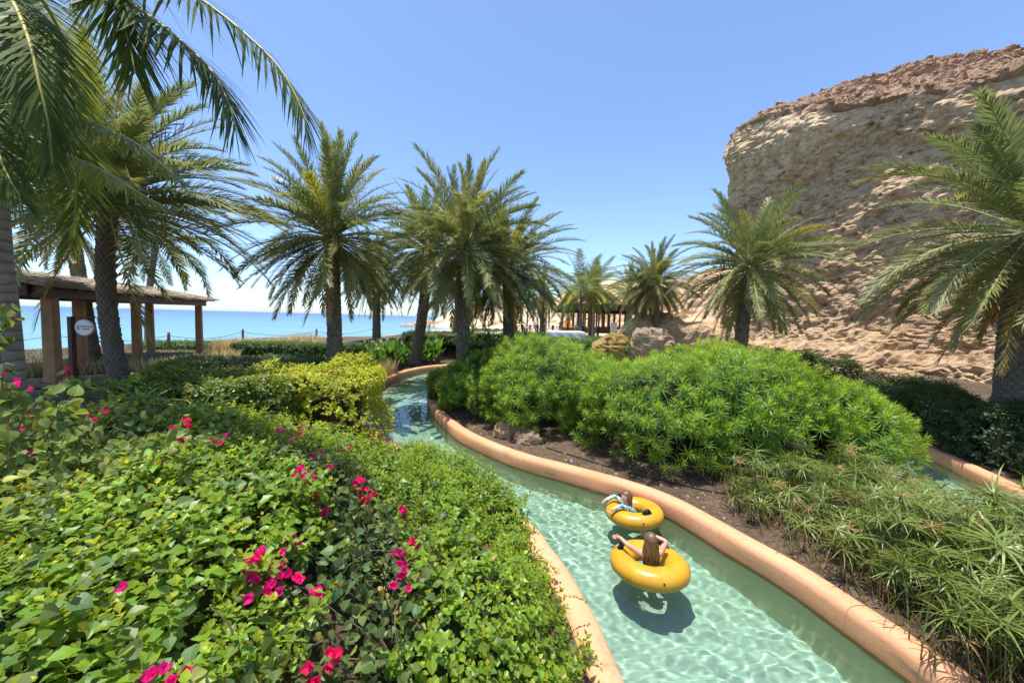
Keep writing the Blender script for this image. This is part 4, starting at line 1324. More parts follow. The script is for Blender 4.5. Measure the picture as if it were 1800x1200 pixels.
rs = np.random.default_rng(41)
yh, T, N = hedge('golden_hedge', 'yellow-leaved hedge standing at the water edge', 'hedge', [((-4.35, 9.0), (1.15, 1.05), 0.5, 1.98, 0.35), ((-5.2, 9.5), (1.2, 0.9), 1.0, 2.1, 0.3), ((-4.35, 9.9), (0.55, 0.5), 0.8, 2.38, 0.3)], M_yel, 2900, 0.105, 'shoot', rs, lump=0.5, young=(1.25, 1.15, 0.9), nparts=100)
ME_PINK = make_mesh('flower', petals(5, 1, 0.3, 0.5)[0], petals(5, 1, 0.3, 0.5)[1], M_pink, False, np.ones((16, 3)))
ME_CREAM = make_mesh('flower', petals(4, 1, 0.6, 0.5)[0], petals(4, 1, 0.6, 0.5)[1], M_cream, False, np.ones((13, 3)))
ME_YF = make_mesh('flower', petals(5, 1, 0.6, 0.45)[0], petals(5, 1, 0.6, 0.45)[1], M_yflow, False, np.ones((16, 3)))
for i in rs.choice(len(T), 10): cluster(yh, T[i] + N[i] * 0.06, 3, (0.03,) * 3, 0.05, rs, [ME_PINK], face=N[i])
ih, T, N = hedge('ixora_hedge', 'dark green hedge with scattered pink flowers left of the golden hedge', 'hedge', [((-6.6, 7.9), (1.3, 1.0), 1.2, 2.0, 0.2), ((-5.3, 8.0), (0.7, 0.8), 1.0, 1.95, 0.2), ((-7.6, 8.4), (0.7, 0.7), 1.3, 2.05, 0.2)], M_ixo, 2800, 0.10, 'shoot', rs, lump=0.25, young=(1.8, 1.35, 0.6), nparts=100)
for i in rs.choice(len(T), 16): cluster(ih, T[i] + N[i] * 0.06, 4, (0.03,) * 3, 0.05, rs, [ME_PINK], face=N[i])
hedge('grey_hedge', 'low silvery green hedge beside the stout palm trunk', 'hedge', [((-8.3, 11.6), (2.1, 1.0), 1.4, 1.93, 0.25)], M_grey, 3600, 0.075, 'shoot', rs, lump=0.12)
hedge('clipped_hedge', 'dark clipped hedge with flat top before the tan grass', 'hedge', [((-8.9, 15.6), (2.5, 0.6), 1.3, 2.12, 0.12)], M_clip, 3600, 0.075, 'shoot', rs, lump=0.05, rnd=0.15)
hedge('clipped_hedge', 'low green hedge behind the pavilion lawn', 'hedge', [((-16.5, 21.2), (4.0, 0.7), 1.1, 1.62, 0.25)], M_clip, 2600, 0.09, 'shoot', rs, base=(1.5, 1.35, 1.1), lump=0.1)
hedge('clipped_hedge', 'yellowish green hedge beyond the far river bend', 'hedge', [((-5.2, 27.2), (2.6, 1.4), 1.5, 2.25, 0.0)], M_clip, 2000, 0.10, 'shoot', rs, base=(1.9, 1.45, 1.0), lump=0.15)
hedge('clipped_hedge', 'rounded green hedge on the far bank behind the canna bed', 'hedge', [((-1.6, 28.0), (2.2, 1.3), 1.4, 2.5, 0.0)], M_clip, 1800, 0.10, 'shoot', rs, base=(1.2, 1.15, 1.0), lump=0.2)
hedge('clipped_hedge', 'hedge on the far bank behind the island palms', 'hedge', [((2.6, 28.4), (2.4, 1.0), 1.4, 2.3, -0.1)], M_clip, 2200, 0.10, 'shoot', rs, base=(1.3, 1.3, 1.0), lump=0.2)
hedge('hedge_shrub', 'small bright leafed shrub on the kerb at the island bend', 'shrub', [((-2.75, 14.6), (0.45, 1.0), 0.3, 1.3, 0.15)], M_ixo, 1700, 0.09, 'shoot', rs, base=(1.3, 1.25, 0.9), lump=0.2)
hedge('hedge_shrub', 'low shrub trailing on the kerb below the island bend', 'shrub', [((-2.15, 12.4), (0.28, 0.35), 0.3, 0.62, 0.1)], M_ixo, 420, 0.06, 'shoot', rs, base=(1.6, 1.5, 0.9), lump=0.15)
hedge('far_shrub', 'green shrubs at the foot of the low rock wall', 'shrub', [((8.0, 24.5), (1.8, 0.9), 1.2, 2.1, 0.0), ((6.2, 27.5), (1.6, 0.8), 1.4, 2.1, 0)], M_clip, 2000, 0.10, 'shoot', rs, base=(1.3, 1.3, 1), lump=0.3)
hedge('far_shrub', 'green shrubs around the draped white sheet', 'shrub', [((3.6, 23.6), (1.4, 0.7), 1.2, 2.2, 0.0)], M_clip, 1800, 0.10, 'shoot', rs, base=(1.2, 1.3, 1), lump=0.3)
# shrubs on the cliff side
rb, T, N = hedge('cliff_shrub', 'loose shrub with red tips at the foot of the cliff', 'shrub', [((12.2, 15.2), (1.5, 0.7), 1.0, 2.1, -0.5), ((11.2, 15.0), (0.8, 0.6), 1.0, 2.35, -0.4)], M_dark, 2800, 0.10, 'shoot', rs, base=(1.6, 1.25, 1.0), lump=0.4, young=(2.4, 1.2, 0.9))
for i in rs.choice(len(T), 10): cluster(rb, T[i] + N[i] * 0.08, 3, (0.05,) * 3, 0.06, rs, ME_RED, face=N[i])
hedge('cliff_shrub', 'narrow-leaved oleander by the cliff with dark leaves', 'shrub', [((12.0, 11.2), (1.3, 0.9), 0.7, 1.6, -0.3), ((13.0, 12.0), (1.0, 0.7), 0.9, 1.7, 0)], M_dark, 2600, 0.14, 'shoot', rs, base=(1.3, 1.25, 1.0), lump=0.4, tm=(NARROW[0] * np.array([0.22, 1, 0.5]), NARROW[1]))
ds1, T, N = hedge('dark_shrub', 'dark shrub with small pale blooms under the large palm', 'shrub', [((11.9, 8.2), (1.0, 0.9), 0.4, 1.7, 0.2), ((12.6, 7.6), (1.0, 1.0), 0.4, 1.7, 0), ((11.9, 9.4), (0.9, 0.8), 0.4, 1.55, 0)], M_dark, 3200, 0.085, 'shoot', rs, lump=0.35, nparts=80)
for i in rs.choice(len(T), 22): cluster(ds1, T[i] + N[i] * 0.05, 3, (0.03,) * 3, 0.035, rs, [ME_CREAM], face=N[i])
hedge('dark_shrub', 'dark shrub spilling over the kerb of the right channel', 'shrub', [((11.4, 6.9), (0.8, 0.8), 0.3, 1.45, 0.3), ((11.0, 5.6), (0.8, 0.8), 0.3, 1.35, 0.3)], M_dark, 2600, 0.085, 'shoot', rs, lump=0.35)

# fountain grass: tan plumes behind the clipped hedge
def blades(T, rs, h, w, lean=0.35, base=(1, 1, 1), bend=0.5, seg=3):
    K = len(T)
    a = rs.uniform(0, 6.28, K)
    o_ = np.stack([np.cos(a), np.sin(a), 0 * a], -1)
    hh = h * rs.uniform(0.6, 1.15, K)
    ln = lean * rs.uniform(0.2, 1.2, K)
    sd = np.stack([-np.sin(a), np.cos(a), 0 * a], -1) * (w / 2)
    V = []
    for q in np.linspace(0, 1, seg + 1):
        c = T + o_ * (hh * ln * q ** (1 + bend))[:, None] + np.array([0, 0, 1.0]) * (hh * q * (1 - 0.25 * ln * q))[:, None]
        ww = 1 - q ** 2 if q < 1 else 0.05
        V += [c - sd * ww, c + sd * ww]
    V = np.stack(V, 1)
    n = 2 * (seg + 1)
    T_ = []
    for k in range(seg):
        T_ += [(2 * k, 2 * k + 1, 2 * k + 3), (2 * k, 2 * k + 3, 2 * k + 2)]
    F = (np.array(T_)[None] + (np.arange(K) * n)[:, None, None]).reshape(-1, 3)
    return V.reshape(-1, 3), F, leaf_tints(K, n, rs, base, 0.3, 0.1)
def zs(x, y): return ground_z(x, y)[0]
def grass_patch(label, cx, cy, hx, hy, rz, n, rs, h=0.8, plumes=True):
    u, v = rs.uniform(-1, 1, n), rs.uniform(-1, 1, n)
    c_, s_ = math.cos(rz), math.sin(rz)
    x = cx + u * hx * c_ - v * hy * s_; y = cy + u * hx * s_ + v * hy * c_
    T = np.stack([x, y, zs(x, y)], -1)
    V, F, Cc = blades(T, rs, h, 0.035, 0.5, (1.0, 0.95, 0.8))
    g = thing('fountain_grass', label, 'grass', (cx, cy, gz(cx, cy)))
    part('blades', V, F, M_plume, g, False, Cc, kind='stuff')
    return g
grass_patch('feathery tan fountain grass between hedge and sea', -9.8, 18.6, 4.6, 1.0, 0.1, 5200, rs, 0.95)
grass_patch('low tan grass tufts along the wall by the pavilion', -12.6, 12.6, 2.6, 0.4, 0.55, 1400, rs, 0.55)
# lawn
def lawn(n, rs):
    x = rs.uniform(-24, -10.5, n); y = rs.uniform(9, 23, n)
    T = np.stack([x, y, zs(x, y)], -1)
    return blades(T, rs, 0.09, 0.02, 0.4, (1, 1, 1), seg=2)
V, F, Cc = lawn(13000, rs)
gr = put('grass', make_mesh('grass', V, F, M_grass, False, Cc), kind='stuff')
tag(gr, 'short green lawn under the thatched pavilion', 'grass')

# strap-leaved plants at the foot of the stout palm
def strap_clump(rs, n, L, w, up=55):
    ch = []
    for k in range(n):
        a = rs.uniform(0, 6.28); e = R_(up + rs.normal(0, 16))
        P = curve_from_angles(L * rs.uniform(0.7, 1.1), e, e - R_(rs.uniform(50, 110)), 7)
        P = np.stack([P[:, 0] * math.cos(a), P[:, 0] * math.sin(a), P[:, 2]], -1)
        sd = np.array([-math.sin(a), math.cos(a), 0])
        ww = w / 2 * np.array([0.6, 0.9, 1, 0.95, 0.8, 0.5, 0.04])
        V = np.concatenate([P - sd * ww[:, None], P + sd * ww[:, None] + 0, P - np.array([0, 0, 0.25 * w])])
        T = []
        for i in range(6):
            T += [(i, 14 + i, 15 + i), (i, 15 + i, i + 1), (14 + i, 7 + i, 8 + i), (14 + i, 8 + i, 15 + i)]
        ch.append((V, np.array(T), np.tile(rs.uniform(0.7, 1.4) * np.array([1.0, 1, 0.9]), (21, 1))))
    return joinT(ch)
SC = [None] * 3
for k in range(3):
    v, f, c = strap_clump(rs, 26, 0.62, 0.045)
    SC[k] = make_mesh('strap_leaves', v, f, M_strap, False, c)
for k, (x, y, s, lb) in enumerate(((-7.9, 7.3, 1.0, 'strap-leaved lily at the right of the stout palm base'), (-7.2, 6.7, 1.1, 'strap-leaved lily in front of the stout palm trunk'), (-6.4, 6.3, 1.0, 'strap-leaved lily before the ixora hedge'), (-8.6, 7.2, 1.0, 'strap-leaved lily at the foot of the stout palm'), (-6.9, 7.3, 0.9, 'strap-leaved lily tucked against the ixora hedge'), (-5.6, 6.6, 0.9, 'strap-leaved lily nearest the ixora hedge corner'))):
    th = thing('strap_lily', lb, 'plant', (x, y, gz(x, y)), 'strap lilies by the palm')
    put('leaves', SC[k % 3], th, Matrix.Rotation(k * 1.3, 4, 'Z') @ Matrix.Scale(s * 1.15, 4), kind='stuff')

# canna bed on the far left bank
def canna_arrays(rs):
    ch = []
    H = 1.25
    for k in range(7):
        a = rs.uniform(0, 6.28); e = R_(72 + rs.normal(0, 8)); L = rs.uniform(0.5, 0.75); z0 = 0.12 + 0.1 * k
        v, f = outline_leaf([(0, 0.02), (0.12, 0.06), (0.3, 0.14), (0.55, 0.16), (0.8, 0.09), (1.0, 0.0)], 0.5, 0.25)
        d = np.array([[math.cos(a) * math.cos(e), math.sin(a) * math.cos(e), math.sin(e)]])
        n_ = np.array([[-math.cos(a) * math.sin(e), -math.sin(a) * math.sin(e), math.cos(e)]])
        V, F = scatter(v, f, frames(d, n_), np.array([[0.02 * math.cos(a), 0.02 * math.sin(a), z0]]), np.array([L]))
        ch.append((V, F, np.tile(rs.uniform(0.7, 1.5) * np.array([1, 1, 0.9]), (len(V), 1))))
    return joinT(ch)
CAN = []
for k in range(4):
    v, f, c = canna_arrays(rs); CAN.append(make_mesh('leaves', v, f, M_canna, False, c))
sv, sq, st_ = tube_arrays(np.array([(0, 0, 0), (0.01, 0, 0.6), (0, 0.01, 1.25)]), [0.018, 0.014, 0.008], 6)
ME_STALK = make_mesh('stalk', sv, [sq, st_], M_canna, True, np.ones((len(sv), 3)))
idx = np.where((OUTER[:, 1] > 14.6) & (OUTER[:, 1] < 24.3) & (OUTER[:, 0] < 0))[0]
od = norm(np.gradient(OUTER, axis=0)); on = np.stack([-od[:, 1], od[:, 0]], -1)      # away from the water
for k in range(64):
    i = idx[int((k + rs.random()) / 64 * len(idx) * 0.999)]
    x, y = OUTER[i] + on[i] * (0.45 + 1.15 * ((k * 0.618) % 1))
    s = rs.uniform(1.1, 1.5)
    th = thing('canna_lily', 'upright canna lily with pale blooms in the bed behind the golden hedge', 'plant', (x, y, gz(x, y)), 'canna lilies in the bed')
    put('leaves', CAN[k % 4], th, Matrix.Rotation(rs.uniform(0, 6.28), 4, 'Z') @ Matrix.Scale(s, 4), kind='stuff')
    put('stalk', ME_STALK, th, Matrix.Scale(s, 4))
    if rs.random() < 0.8:
        for q in range(3):
            m = Matrix.Translation((rs.normal(0, 0.05), rs.normal(0, 0.05), (1.2 - 0.06 * q) * s)) @ Matrix.Rotation(rs.normal(0, 0.6), 4, 'X') @ Matrix.Scale(rs.uniform(0.05, 0.085), 4)
            put('flower', ME_CREAM if rs.random() < 0.75 else ME_YF, th, m)

# ------------------------------------------------------------------ island: feathery oleanders
rs = np.random.default_rng(51)
def whorl_arrays(rs, n=30, L=0.215, w=0.019):
    g = np.arange(n)
    az = g * 2.39996 + rs.normal(0, 0.15, n)
    e = np.radians(-28 + 112 * ((g + 0.5) / n) ** 1.1 + rs.normal(0, 7, n))
    d = np.stack([np.cos(az) * np.cos(e), np.sin(az) * np.cos(e), np.sin(e)], -1)
    nr = np.stack([-np.cos(az) * np.sin(e), -np.sin(az) * np.sin(e), np.cos(e)], -1)
    T = np.stack([0 * g, 0 * g, 0.10 * g / n], -1)
    s = L * rs.uniform(0.8, 1.1, n) * (1 - 0.35 * (g / n) ** 2)
    tm = np.array([(0, 0, 0), (-0.5, 0.45, 0.0), (0.5, 0.45, 0.0), (0, 1, -0.10), (0, 0.45, 0.15)])
    S = np.stack([np.full(n, w), s, np.full(n, w) * 1.0], -1)
    tv = tm.copy()
    V, F = scatter(tv, NARROW[1], frames(d, nr), T, S)
    V[:, 2] -= 0.18 * (np.hypot(V[:, 0], V[:, 1])) ** 2 / L
    c = np.repeat((rs.uniform(0.75, 1.2, n) * (0.85 + 0.55 * g / n))[:, None] * np.stack([1 + 0.35 * g / n, np.ones(n), 1 - 0.2 * g / n], -1), 5, 0)
    return V, F, c
WH = [whorl_arrays(rs) for k in range(4)]
ME_WH = [make_mesh('leaf_whorl', v, f, M_ole, False, c) for v, f, c in WH]

def dome_points(n, rs, c, r, top, z0, lump=0.28, sc=0.9):
    u = rs.uniform(-0.28, 1, n); az = rs.uniform(0, 6.283, n)
    q = np.sqrt(np.clip(1 - u * u, 0, 1))
    d = np.stack([q * np.cos(az), q * np.sin(az), u], -1)
    zc = z0 + (top - z0) * 0.42
    S = np.array([r[0], r[1], top - zc])
    P = d * S
    P = np.where(u[:, None] < 0, P * np.array([1, 1, (zc - z0) / (top - zc) / 0.32]), P)
    N = norm(d / S)
    P = P + np.array([c[0], c[1], zc])
    P = P + N * (lump * fbm(P * sc, 3, 95))[:, None]
    return P, N

def inside_domes(P, domes, k, f=0.86):
    m = np.zeros(len(P), bool)
    for j, (c, r, top) in enumerate(domes):
        if j == k: continue
        zc = 0.4 + (top - 0.4) * 0.42
        q = (P - np.array([c[0], c[1], zc])) / np.array([r[0], r[1], top - zc])
        q[:, 2] = np.where(q[:, 2] < 0, q[:, 2] * 0.5, q[:, 2])
        m |= (q ** 2).sum(1) < f * f
    return m

def oleander(label, domes, n, rs, loc):
    th = thing('oleander_shrub', label, 'shrub', loc, 'feathery oleanders on the island')
    Ts, Ns = [], []
    w = np.array([d[1][0] * d[1][1] + d[1][0] * d[2] for d in domes]); w = w / w.sum()
    for k, (c, r, top) in enumerate(domes):
        P, N = dome_points(int(n * w[k]), rs, c, r, top, 0.4)
        m = ~inside_domes(P, domes, k)
        P, N = P[m], N[m]
        Ts.append(P); Ns.append(N)
    T, N = np.concatenate(Ts), np.concatenate(Ns)
    K = len(T)
    T = T - N * (rs.random(K) ** 2 * 0.6)[:, None]
    axd = norm(N * 0.8 + np.array([0, 0, 0.55]) + rs.normal(0, 0.22, (K, 3)))
    sc = rs.uniform(0.75, 1.2, K)
    q = T - np.array(EYE)
    vis = (N * norm(-q)).sum(1) > -0.1
    dep = q @ np.array(fwd)
    key = np.where(vis & (np.abs(q @ np.array(rt)) < 1.35 * dep), sc / dep, -1)
    order = np.argsort(-key)
    near = order[:300]
    L = np.array(loc)
    for i in near:
        m = Matrix.Translation(Vector(T[i] - L)) @ Vector(axd[i]).to_track_quat('Z', 'Y').to_matrix().to_4x4() @ Matrix.Rotation(rs.uniform(0, 6.28), 4, 'Z') @ Matrix.Scale(sc[i], 4)
        put('leaf_whorl', ME_WH[rs.integers(4)], th, m)
    rest = order[300:]
    ch = []
    pick = rs.integers(0, 4, len(rest))
    for k in range(4):
        ii = rest[pick == k]
        y = norm(np.cross(axd[ii], rs.normal(size=(len(ii), 3))))
        R = np.stack([np.cross(y, axd[ii]), y, axd[ii]], -1)
        v, f = scatter(WH[k][0], WH[k][1], R, T[ii], sc[ii])
        tb = (1 + 0.22 * fbm(T[ii] * 1.1, 2, 97) + rs.normal(0, 0.10, len(ii)))[:, None, None]
        hue = rs.normal(0, 0.10, len(ii))[:, None, None] * np.array([1, 0.2, -0.5])
        ch.append((v, f, (WH[k][2][None] * tb * (1 + hue)).reshape(-1, 3)))
    v, f, c = joinT(ch)
    part('foliage', v, f, M_ole, th, False, c, kind='stuff')
    # stems and a solid dark heart added to shade the gaps
    mb = MB(); hb = MB()
    for c, r, top in domes:
        for k in range(9):
            a = rs.uniform(0, 6.28); b = np.array([c[0] + 0.3 * math.cos(a) * r[0], c[1] + 0.3 * math.sin(a) * r[1], 0.3])
            e = np.array([c[0] + 0.8 * math.cos(a) * r[0], c[1] + 0.8 * math.sin(a) * r[1], 0.4 + 0.6 * top])
            P = b + (e - b) * np.linspace(0, 1, 8)[:, None]
            P[:, 2] += 0.3 * np.sin(np.linspace(0, np.pi, 8)); P[1:-1] += rs.normal(0, 0.04, (6, 3))
            mb.tube(P, np.linspace(0.03, 0.012, 8), 6)
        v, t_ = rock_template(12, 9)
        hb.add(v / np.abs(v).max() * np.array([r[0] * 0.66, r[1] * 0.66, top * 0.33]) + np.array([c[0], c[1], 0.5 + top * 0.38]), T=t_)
    mb.part('stems', M_twig, th, True)
    hb.part('dark_filler', M_inner, th, True)
    return th, T, N
o1, T1, N1 = oleander('feathery light green shrub behind the two kerb boulders', [((-0.8, 12.9), (1.5, 2.2), 2.25), ((0.95, 11.0), (1.9, 1.95), 2.8), ((2.5, 12.6), (1.4, 1.6), 2.2)], 2650, rs, (0.9, 11.2, 0.4))
o2, T2, N2 = oleander('largest feathery shrub above the umbrella sedges', [((3.45, 8.6), (1.65, 1.75), 2.45), ((5.2, 8.2), (1.9, 1.7), 2.8), ((7.0, 7.75), (1.25, 1.15), 2.25), ((5.6, 10.2), (2.0, 1.4), 2.85), ((2.5, 9.9), (1.25, 1.3), 2.25)], 3800, rs, (5.2, 8.6, 0.4))
for th, T, N, n in ((o1, T1, N1, 6), (o2, T2, N2, 12)):
    for i in rs.choice(len(T), n): cluster(th, T[i] + N[i] * 0.16, 1, (0, 0, 0), 0.05, rs, [ME_YF], face=N[i])

# tall cane plants standing out of the shrubs
def cane_arrays(rs, H):
    ch = []
    nl = 16
    for k in range(nl):
        a = k * 2.4 + rs.normal(0, 0.3); z = H * (0.45 + 0.55 * k / nl); e = R_(30 + 45 * k / nl); L = rs.uniform(0.35, 0.5)
        v, f = outline_leaf([(0, 0.02), (0.3, 0.055), (0.7, 0.04), (1, 0)], 0.6, 0.35)
        d = np.array([[math.cos(a) * math.cos(e), math.sin(a) * math.cos(e), math.sin(e)]]); n_ = np.array([[-math.cos(a) * math.sin(e), -math.sin(a) * math.sin(e), math.cos(e)]])
        V, F = scatter(v, f, frames(d, n_), np.array([[0, 0, z]]), np.array([L]))
        ch.append((V, F, np.tile(rs.uniform(0.7, 1.3) * np.array([0.9, 1, 0.8]), (len(V), 1))))
    return joinT(ch)
for k, (x, y, top, lb) in enumerate(((-1.3, 11.9, 3.55, 'tall cane plant left of the island palm trunk base'), (-0.85, 12.9, 3.75, 'tall cane plant beside the upright island palm trunk'), (0.55, 13.9, 4.0, 'tall cane plant right of the thick palm trunk'), (1.25, 14.3, 3.9, 'tall cane plant in front of the timber railing'), (4.15, 13.2, 3.35, 'cane plant standing before the golden boulder'), (-1.15, 14.2, 3.6, 'cane plant between the two island palm trunks'))):
    H = top - 0.5
    th = thing('cane_plant', lb, 'plant', (x, y, 0.45), 'cane plants among the oleanders')
    v, f, c = cane_arrays(rs, H); put('leaves', make_mesh('leaves', v, f, M_canna, False, c), th, kind='stuff')
    P = np.array([(0, 0, 0), (0.02, 0, H * 0.5), (0, 0, H)]); v, q, t_ = tube_arrays(P, [0.02, 0.015, 0.008], 6)
    put('stalk', make_mesh('stalk', v, [q, t_], M_canna, True, np.ones((len(v), 3))), th)

# umbrella sedge
def umbel_arrays(rs, n=20, L=0.31, w=0.013, dry=False):
    g = np.arange(n)
    az = g * 2 * np.pi / n + rs.normal(0, 0.12, n)
    ch = []
    for k in range(n):
        e = R_(rs.uniform(-5, 38)); ln = L * rs.uniform(0.75, 1.1)
        P = curve_from_angles(ln, e, e - R_(rs.uniform(35, 75)), 5)
        P = np.stack([P[:, 0] * math.cos(az[k]), P[:, 0] * math.sin(az[k]), P[:, 2]], -1)
        sd = np.array([-math.sin(az[k]), math.cos(az[k]), 0]); ww = w / 2 * np.array([0.6, 1, 0.9, 0.6, 0.05])
        V = np.concatenate([P - sd * ww[:, None], P + sd * ww[:, None]])
        V[5:, 2] += 0.002
        T = []
        for i in range(4): T += [(i, 5 + i, 6 + i), (i, 6 + i, i + 1)]
        ch.append((V, np.array(T), np.tile(rs.uniform(0.75, 1.3) * np.array([1.05, 1, 0.9]), (10, 1))))
    return joinT(ch)
UM = [make_mesh('umbel', *(lambda a: (a[0], a[1], M_sedge, False, a[2]))(umbel_arrays(rs))) for k in range(4)]
UMD = [make_mesh('umbel', *(lambda a: (a[0], a[1], M_straw, False, a[2]))(umbel_arrays(rs, 13, 0.2, 0.013))) for k in range(2)]
def stalk_mesh(mat):
    P = np.array([(0, 0, -1.0), (0.02, 0.01, -0.5), (0, 0, 0)]); v, q, t_ = tube_arrays(P, [0.006, 0.005, 0.004], 5)
    return make_mesh('stalk', v, [q, t_], mat, True, np.ones((len(v), 3)))
ME_ST, ME_STD = stalk_mesh(M_sedge), stalk_mesh(M_straw)
sed = [(4.55, 6.35, 0.75, 0.95), (5.15, 6.05, 0.8, 0.95), (5.75, 6.2, 0.85, 0.95), (6.3, 6.0, 0.65, 0.9), (5.1, 5.35, 0.75, 0.9), (5.75, 5.3, 0.8, 1.0), (6.35, 5.1, 0.7, 1.0), (5.2, 4.65, 0.8, 1.0), (5.85, 4.5, 0.95, 1.2), (6.5, 4.3, 1.05, 1.2), (5.3, 3.9, 0.9, 1.2), (5.95, 3.7, 1.05, 1.3), (5.15, 3.15, 0.9, 1.25), (5.75, 2.9, 1.0, 1.3), (6.9, 5.7, 0.65, 0.85), (6.9, 4.5, 0.8, 1.1), (4.95, 2.55, 0.8, 1.15), (4.35, 5.95, 0.5, 0.8), (4.6, 5.2, 0.6, 0.85), (4.7, 4.45, 0.65, 0.9), (4.75, 3.7, 0.7, 1.0), (4.65, 3.05, 0.75, 1.1)]
where = ['at the end nearest the big shrub', 'second along from the big shrub', 'below the middle of the big shrub', 'below the right end of the big shrub', 'with brown stems beside the bare soil', 'in the middle of the sedge bed', 'beside the right channel water', 'over dry straw near the kerb', 'with broad heads in the middle of the bed', 'with tall heads beside the right channel', 'casting spoked shadows on the kerb', 'with wide dark heads on the slope', 'lowest in the picture beside the kerb', 'at the lower picture corner', 'at the right end of the big shrub', 'with high heads at the picture edge', 'at the bottom edge next to the kerb', 'small, with pale heads over bare soil', 'low, leaning towards the kerb', 'low, halfway along the kerb', 'reaching over the kerb with long leaves', 'drooping over the kerb near the bottom edge']
DT = []
for k, (x, y, h, s) in enumerate(sed):
    x -= 0.16; y -= 0.06
    z = gz(x, y)
    th = thing('umbrella_sedge', 'umbrella sedge clump ' + where[k], 'sedge', (x, y, z), 'umbrella sedges on the island')
    for j in range(22):
        a = rs.uniform(0, 6.28); r = 0.5 * math.sqrt(rs.random())
        hh = h * rs.uniform(0.5, 1.2) * (1 - 0.35 * r)
        p = Vector((r * math.cos(a), r * math.sin(a), hh))
        dry = rs.random() < (0.12 if y > 4 else 0.06)
        tilt = Matrix.Rotation(rs.normal(0, 0.25), 4, 'X') @ Matrix.Rotation(rs.normal(0, 0.25), 4, 'Y') @ Matrix.Rotation(rs.uniform(0, 6), 4, 'Z')
        u = put('umbel', (UMD if dry else UM)[rs.integers(2 if dry else 4)], th, Matrix.Translation(p) @ tilt @ Matrix.Scale(s * rs.uniform(0.75, 1.2), 4))
        st_o = put('stalk', ME_STD if dry else ME_ST, th, Matrix.Translation(p) @ Matrix.Rotation(0.35 * r * math.cos(a), 4, 'Y') @ Matrix.Rotation(-0.35 * r * math.sin(a), 4, 'X') @ Matrix.Diagonal((1, 1, hh + 0.05, 1)))
    n = 55
    a = rs.uniform(0, 6.28, n); r = 0.6 * np.sqrt(rs.random(n))
    px_, py_ = x + r * np.cos(a), y + r * np.sin(a)
    T = np.stack([px_, py_, np.full(n, z)], -1)
    V, F, Cc = blades(T, rs, h * 0.75, 0.012, 0.9, (1, 1, 1))
    part('dry_stems', V, F, M_straw, th, False, Cc, kind='stuff')
    V, F, Cc = blades(T + rs.normal(0, 0.12, (n, 3)) * np.array([1, 1, 0]), rs, h * 0.95, 0.014, 0.6, (0.8, 0.8, 0.8))
    part('grass_blades', V, F, M_sedge, th, False, Cc, kind='stuff')
# leaf litter on the bare island soil
n = 5200
II = INNER[(INNER[:, 1] < 13) & (INNER[:, 1] > 2) & (INNER[:, 0] < 5)]
i = rs.integers(0, len(II), n)
q = II[i] + rs.normal(0, 0.8, (n, 2))
q = q[inside(q, INNER) & (dist_line(q, INNER) > 0.24)]
T = np.stack([q[:, 0], q[:, 1], zs(q[:, 0], q[:, 1]) + 0.012], -1)
V, F, Cc = single_leaves(T, np.tile((0, 0, 1.0), (len(T), 1)), rs, 0.09, (NARROW[0] * np.array([0.16, 1, 0.3]), NARROW[1]), (0.8, 0.75, 0.7), 0.5, 0.25, 0.0)
lit = put('litter', make_mesh('litter', V, F, M_straw, False, Cc), kind='stuff')
tag(lit, 'dry fallen leaves on the island soil', 'leaf litter')

# boulders
def boulder(label, c, size, seed, mat, rz=0.0, group='boulders in the garden'):
    n, m = 44, 24
    u = np.linspace(0, np.pi, m); v = np.linspace(0, 2 * np.pi, n, endpoint=False)
    U, Vv = np.meshgrid(u, v, indexing='ij')
    P = np.stack([np.sin(U) * np.cos(Vv), np.sin(U) * np.sin(Vv), np.cos(U)], -1)
    k = 1 + 0.34 * fbm(P * 1.3 + seed * 3.1, 3, seed) + 0.26 * (1 - 2 * np.abs(fbm(P * 3.0 + seed, 3, seed + 1))) + 0.12 * fbm(P * 8 + seed, 3, seed + 2)
    # flatten facets
    rs_ = np.random.default_rng(seed)
    for q in range(7):
        nd = norm(rs_.normal(size=3)); lim = rs_.uniform(0.72, 0.95)
        dd = (P * k[..., None]) @ nd
        k = np.where(dd > lim, k * (lim + 0.25 * (dd - lim)) / np.maximum(dd, 1e-3), k)
    P = P * k[..., None] * np.array(size)
    c_, s_ = math.cos(rz), math.sin(rz)
    P = P @ np.array([[c_, s_, 0], [-s_, c_, 0], [0, 0, 1]])
    i = np.arange(m - 1)[:, None]; j = np.arange(n)[None]
    Q = np.stack([i * n + j, (i + 1) * n + j, (i + 1) * n + (j + 1) % n, i * n + (j + 1) % n], -1).reshape(-1, 4)
    o = put('boulder', make_mesh('boulder', P.reshape(-1, 3), Q, mat, False), None, Matrix.Translation(c))
    return tag(o, label, 'boulder', group)
boulder('tall rough boulder behind the kerb, left of its pair', (-0.08, 9.62, 0.42), (0.29, 0.25, 0.28), 3, M_boulder)
boulder('squat rough boulder on the kerb edge, right of its pair', (0.42, 9.2, 0.38), (0.36, 0.22, 0.22), 4, M_boulder, -0.4)
boulder('pale craggy boulder on the far bank before the palm trunks', (8.95, 23.9, 1.75), (1.3, 0.95, 1.05), 5, M_boulder)
boulder('smooth golden boulder on the far bank', (6.4, 24.2, 1.6), (1.3, 0.9, 0.85), 6, M_goldrock)
boulder('dark boulder half hidden at the foot of the cliff', (14.2, 13.2, 1.1), (0.9, 0.7, 0.6), 8, M_cliff)

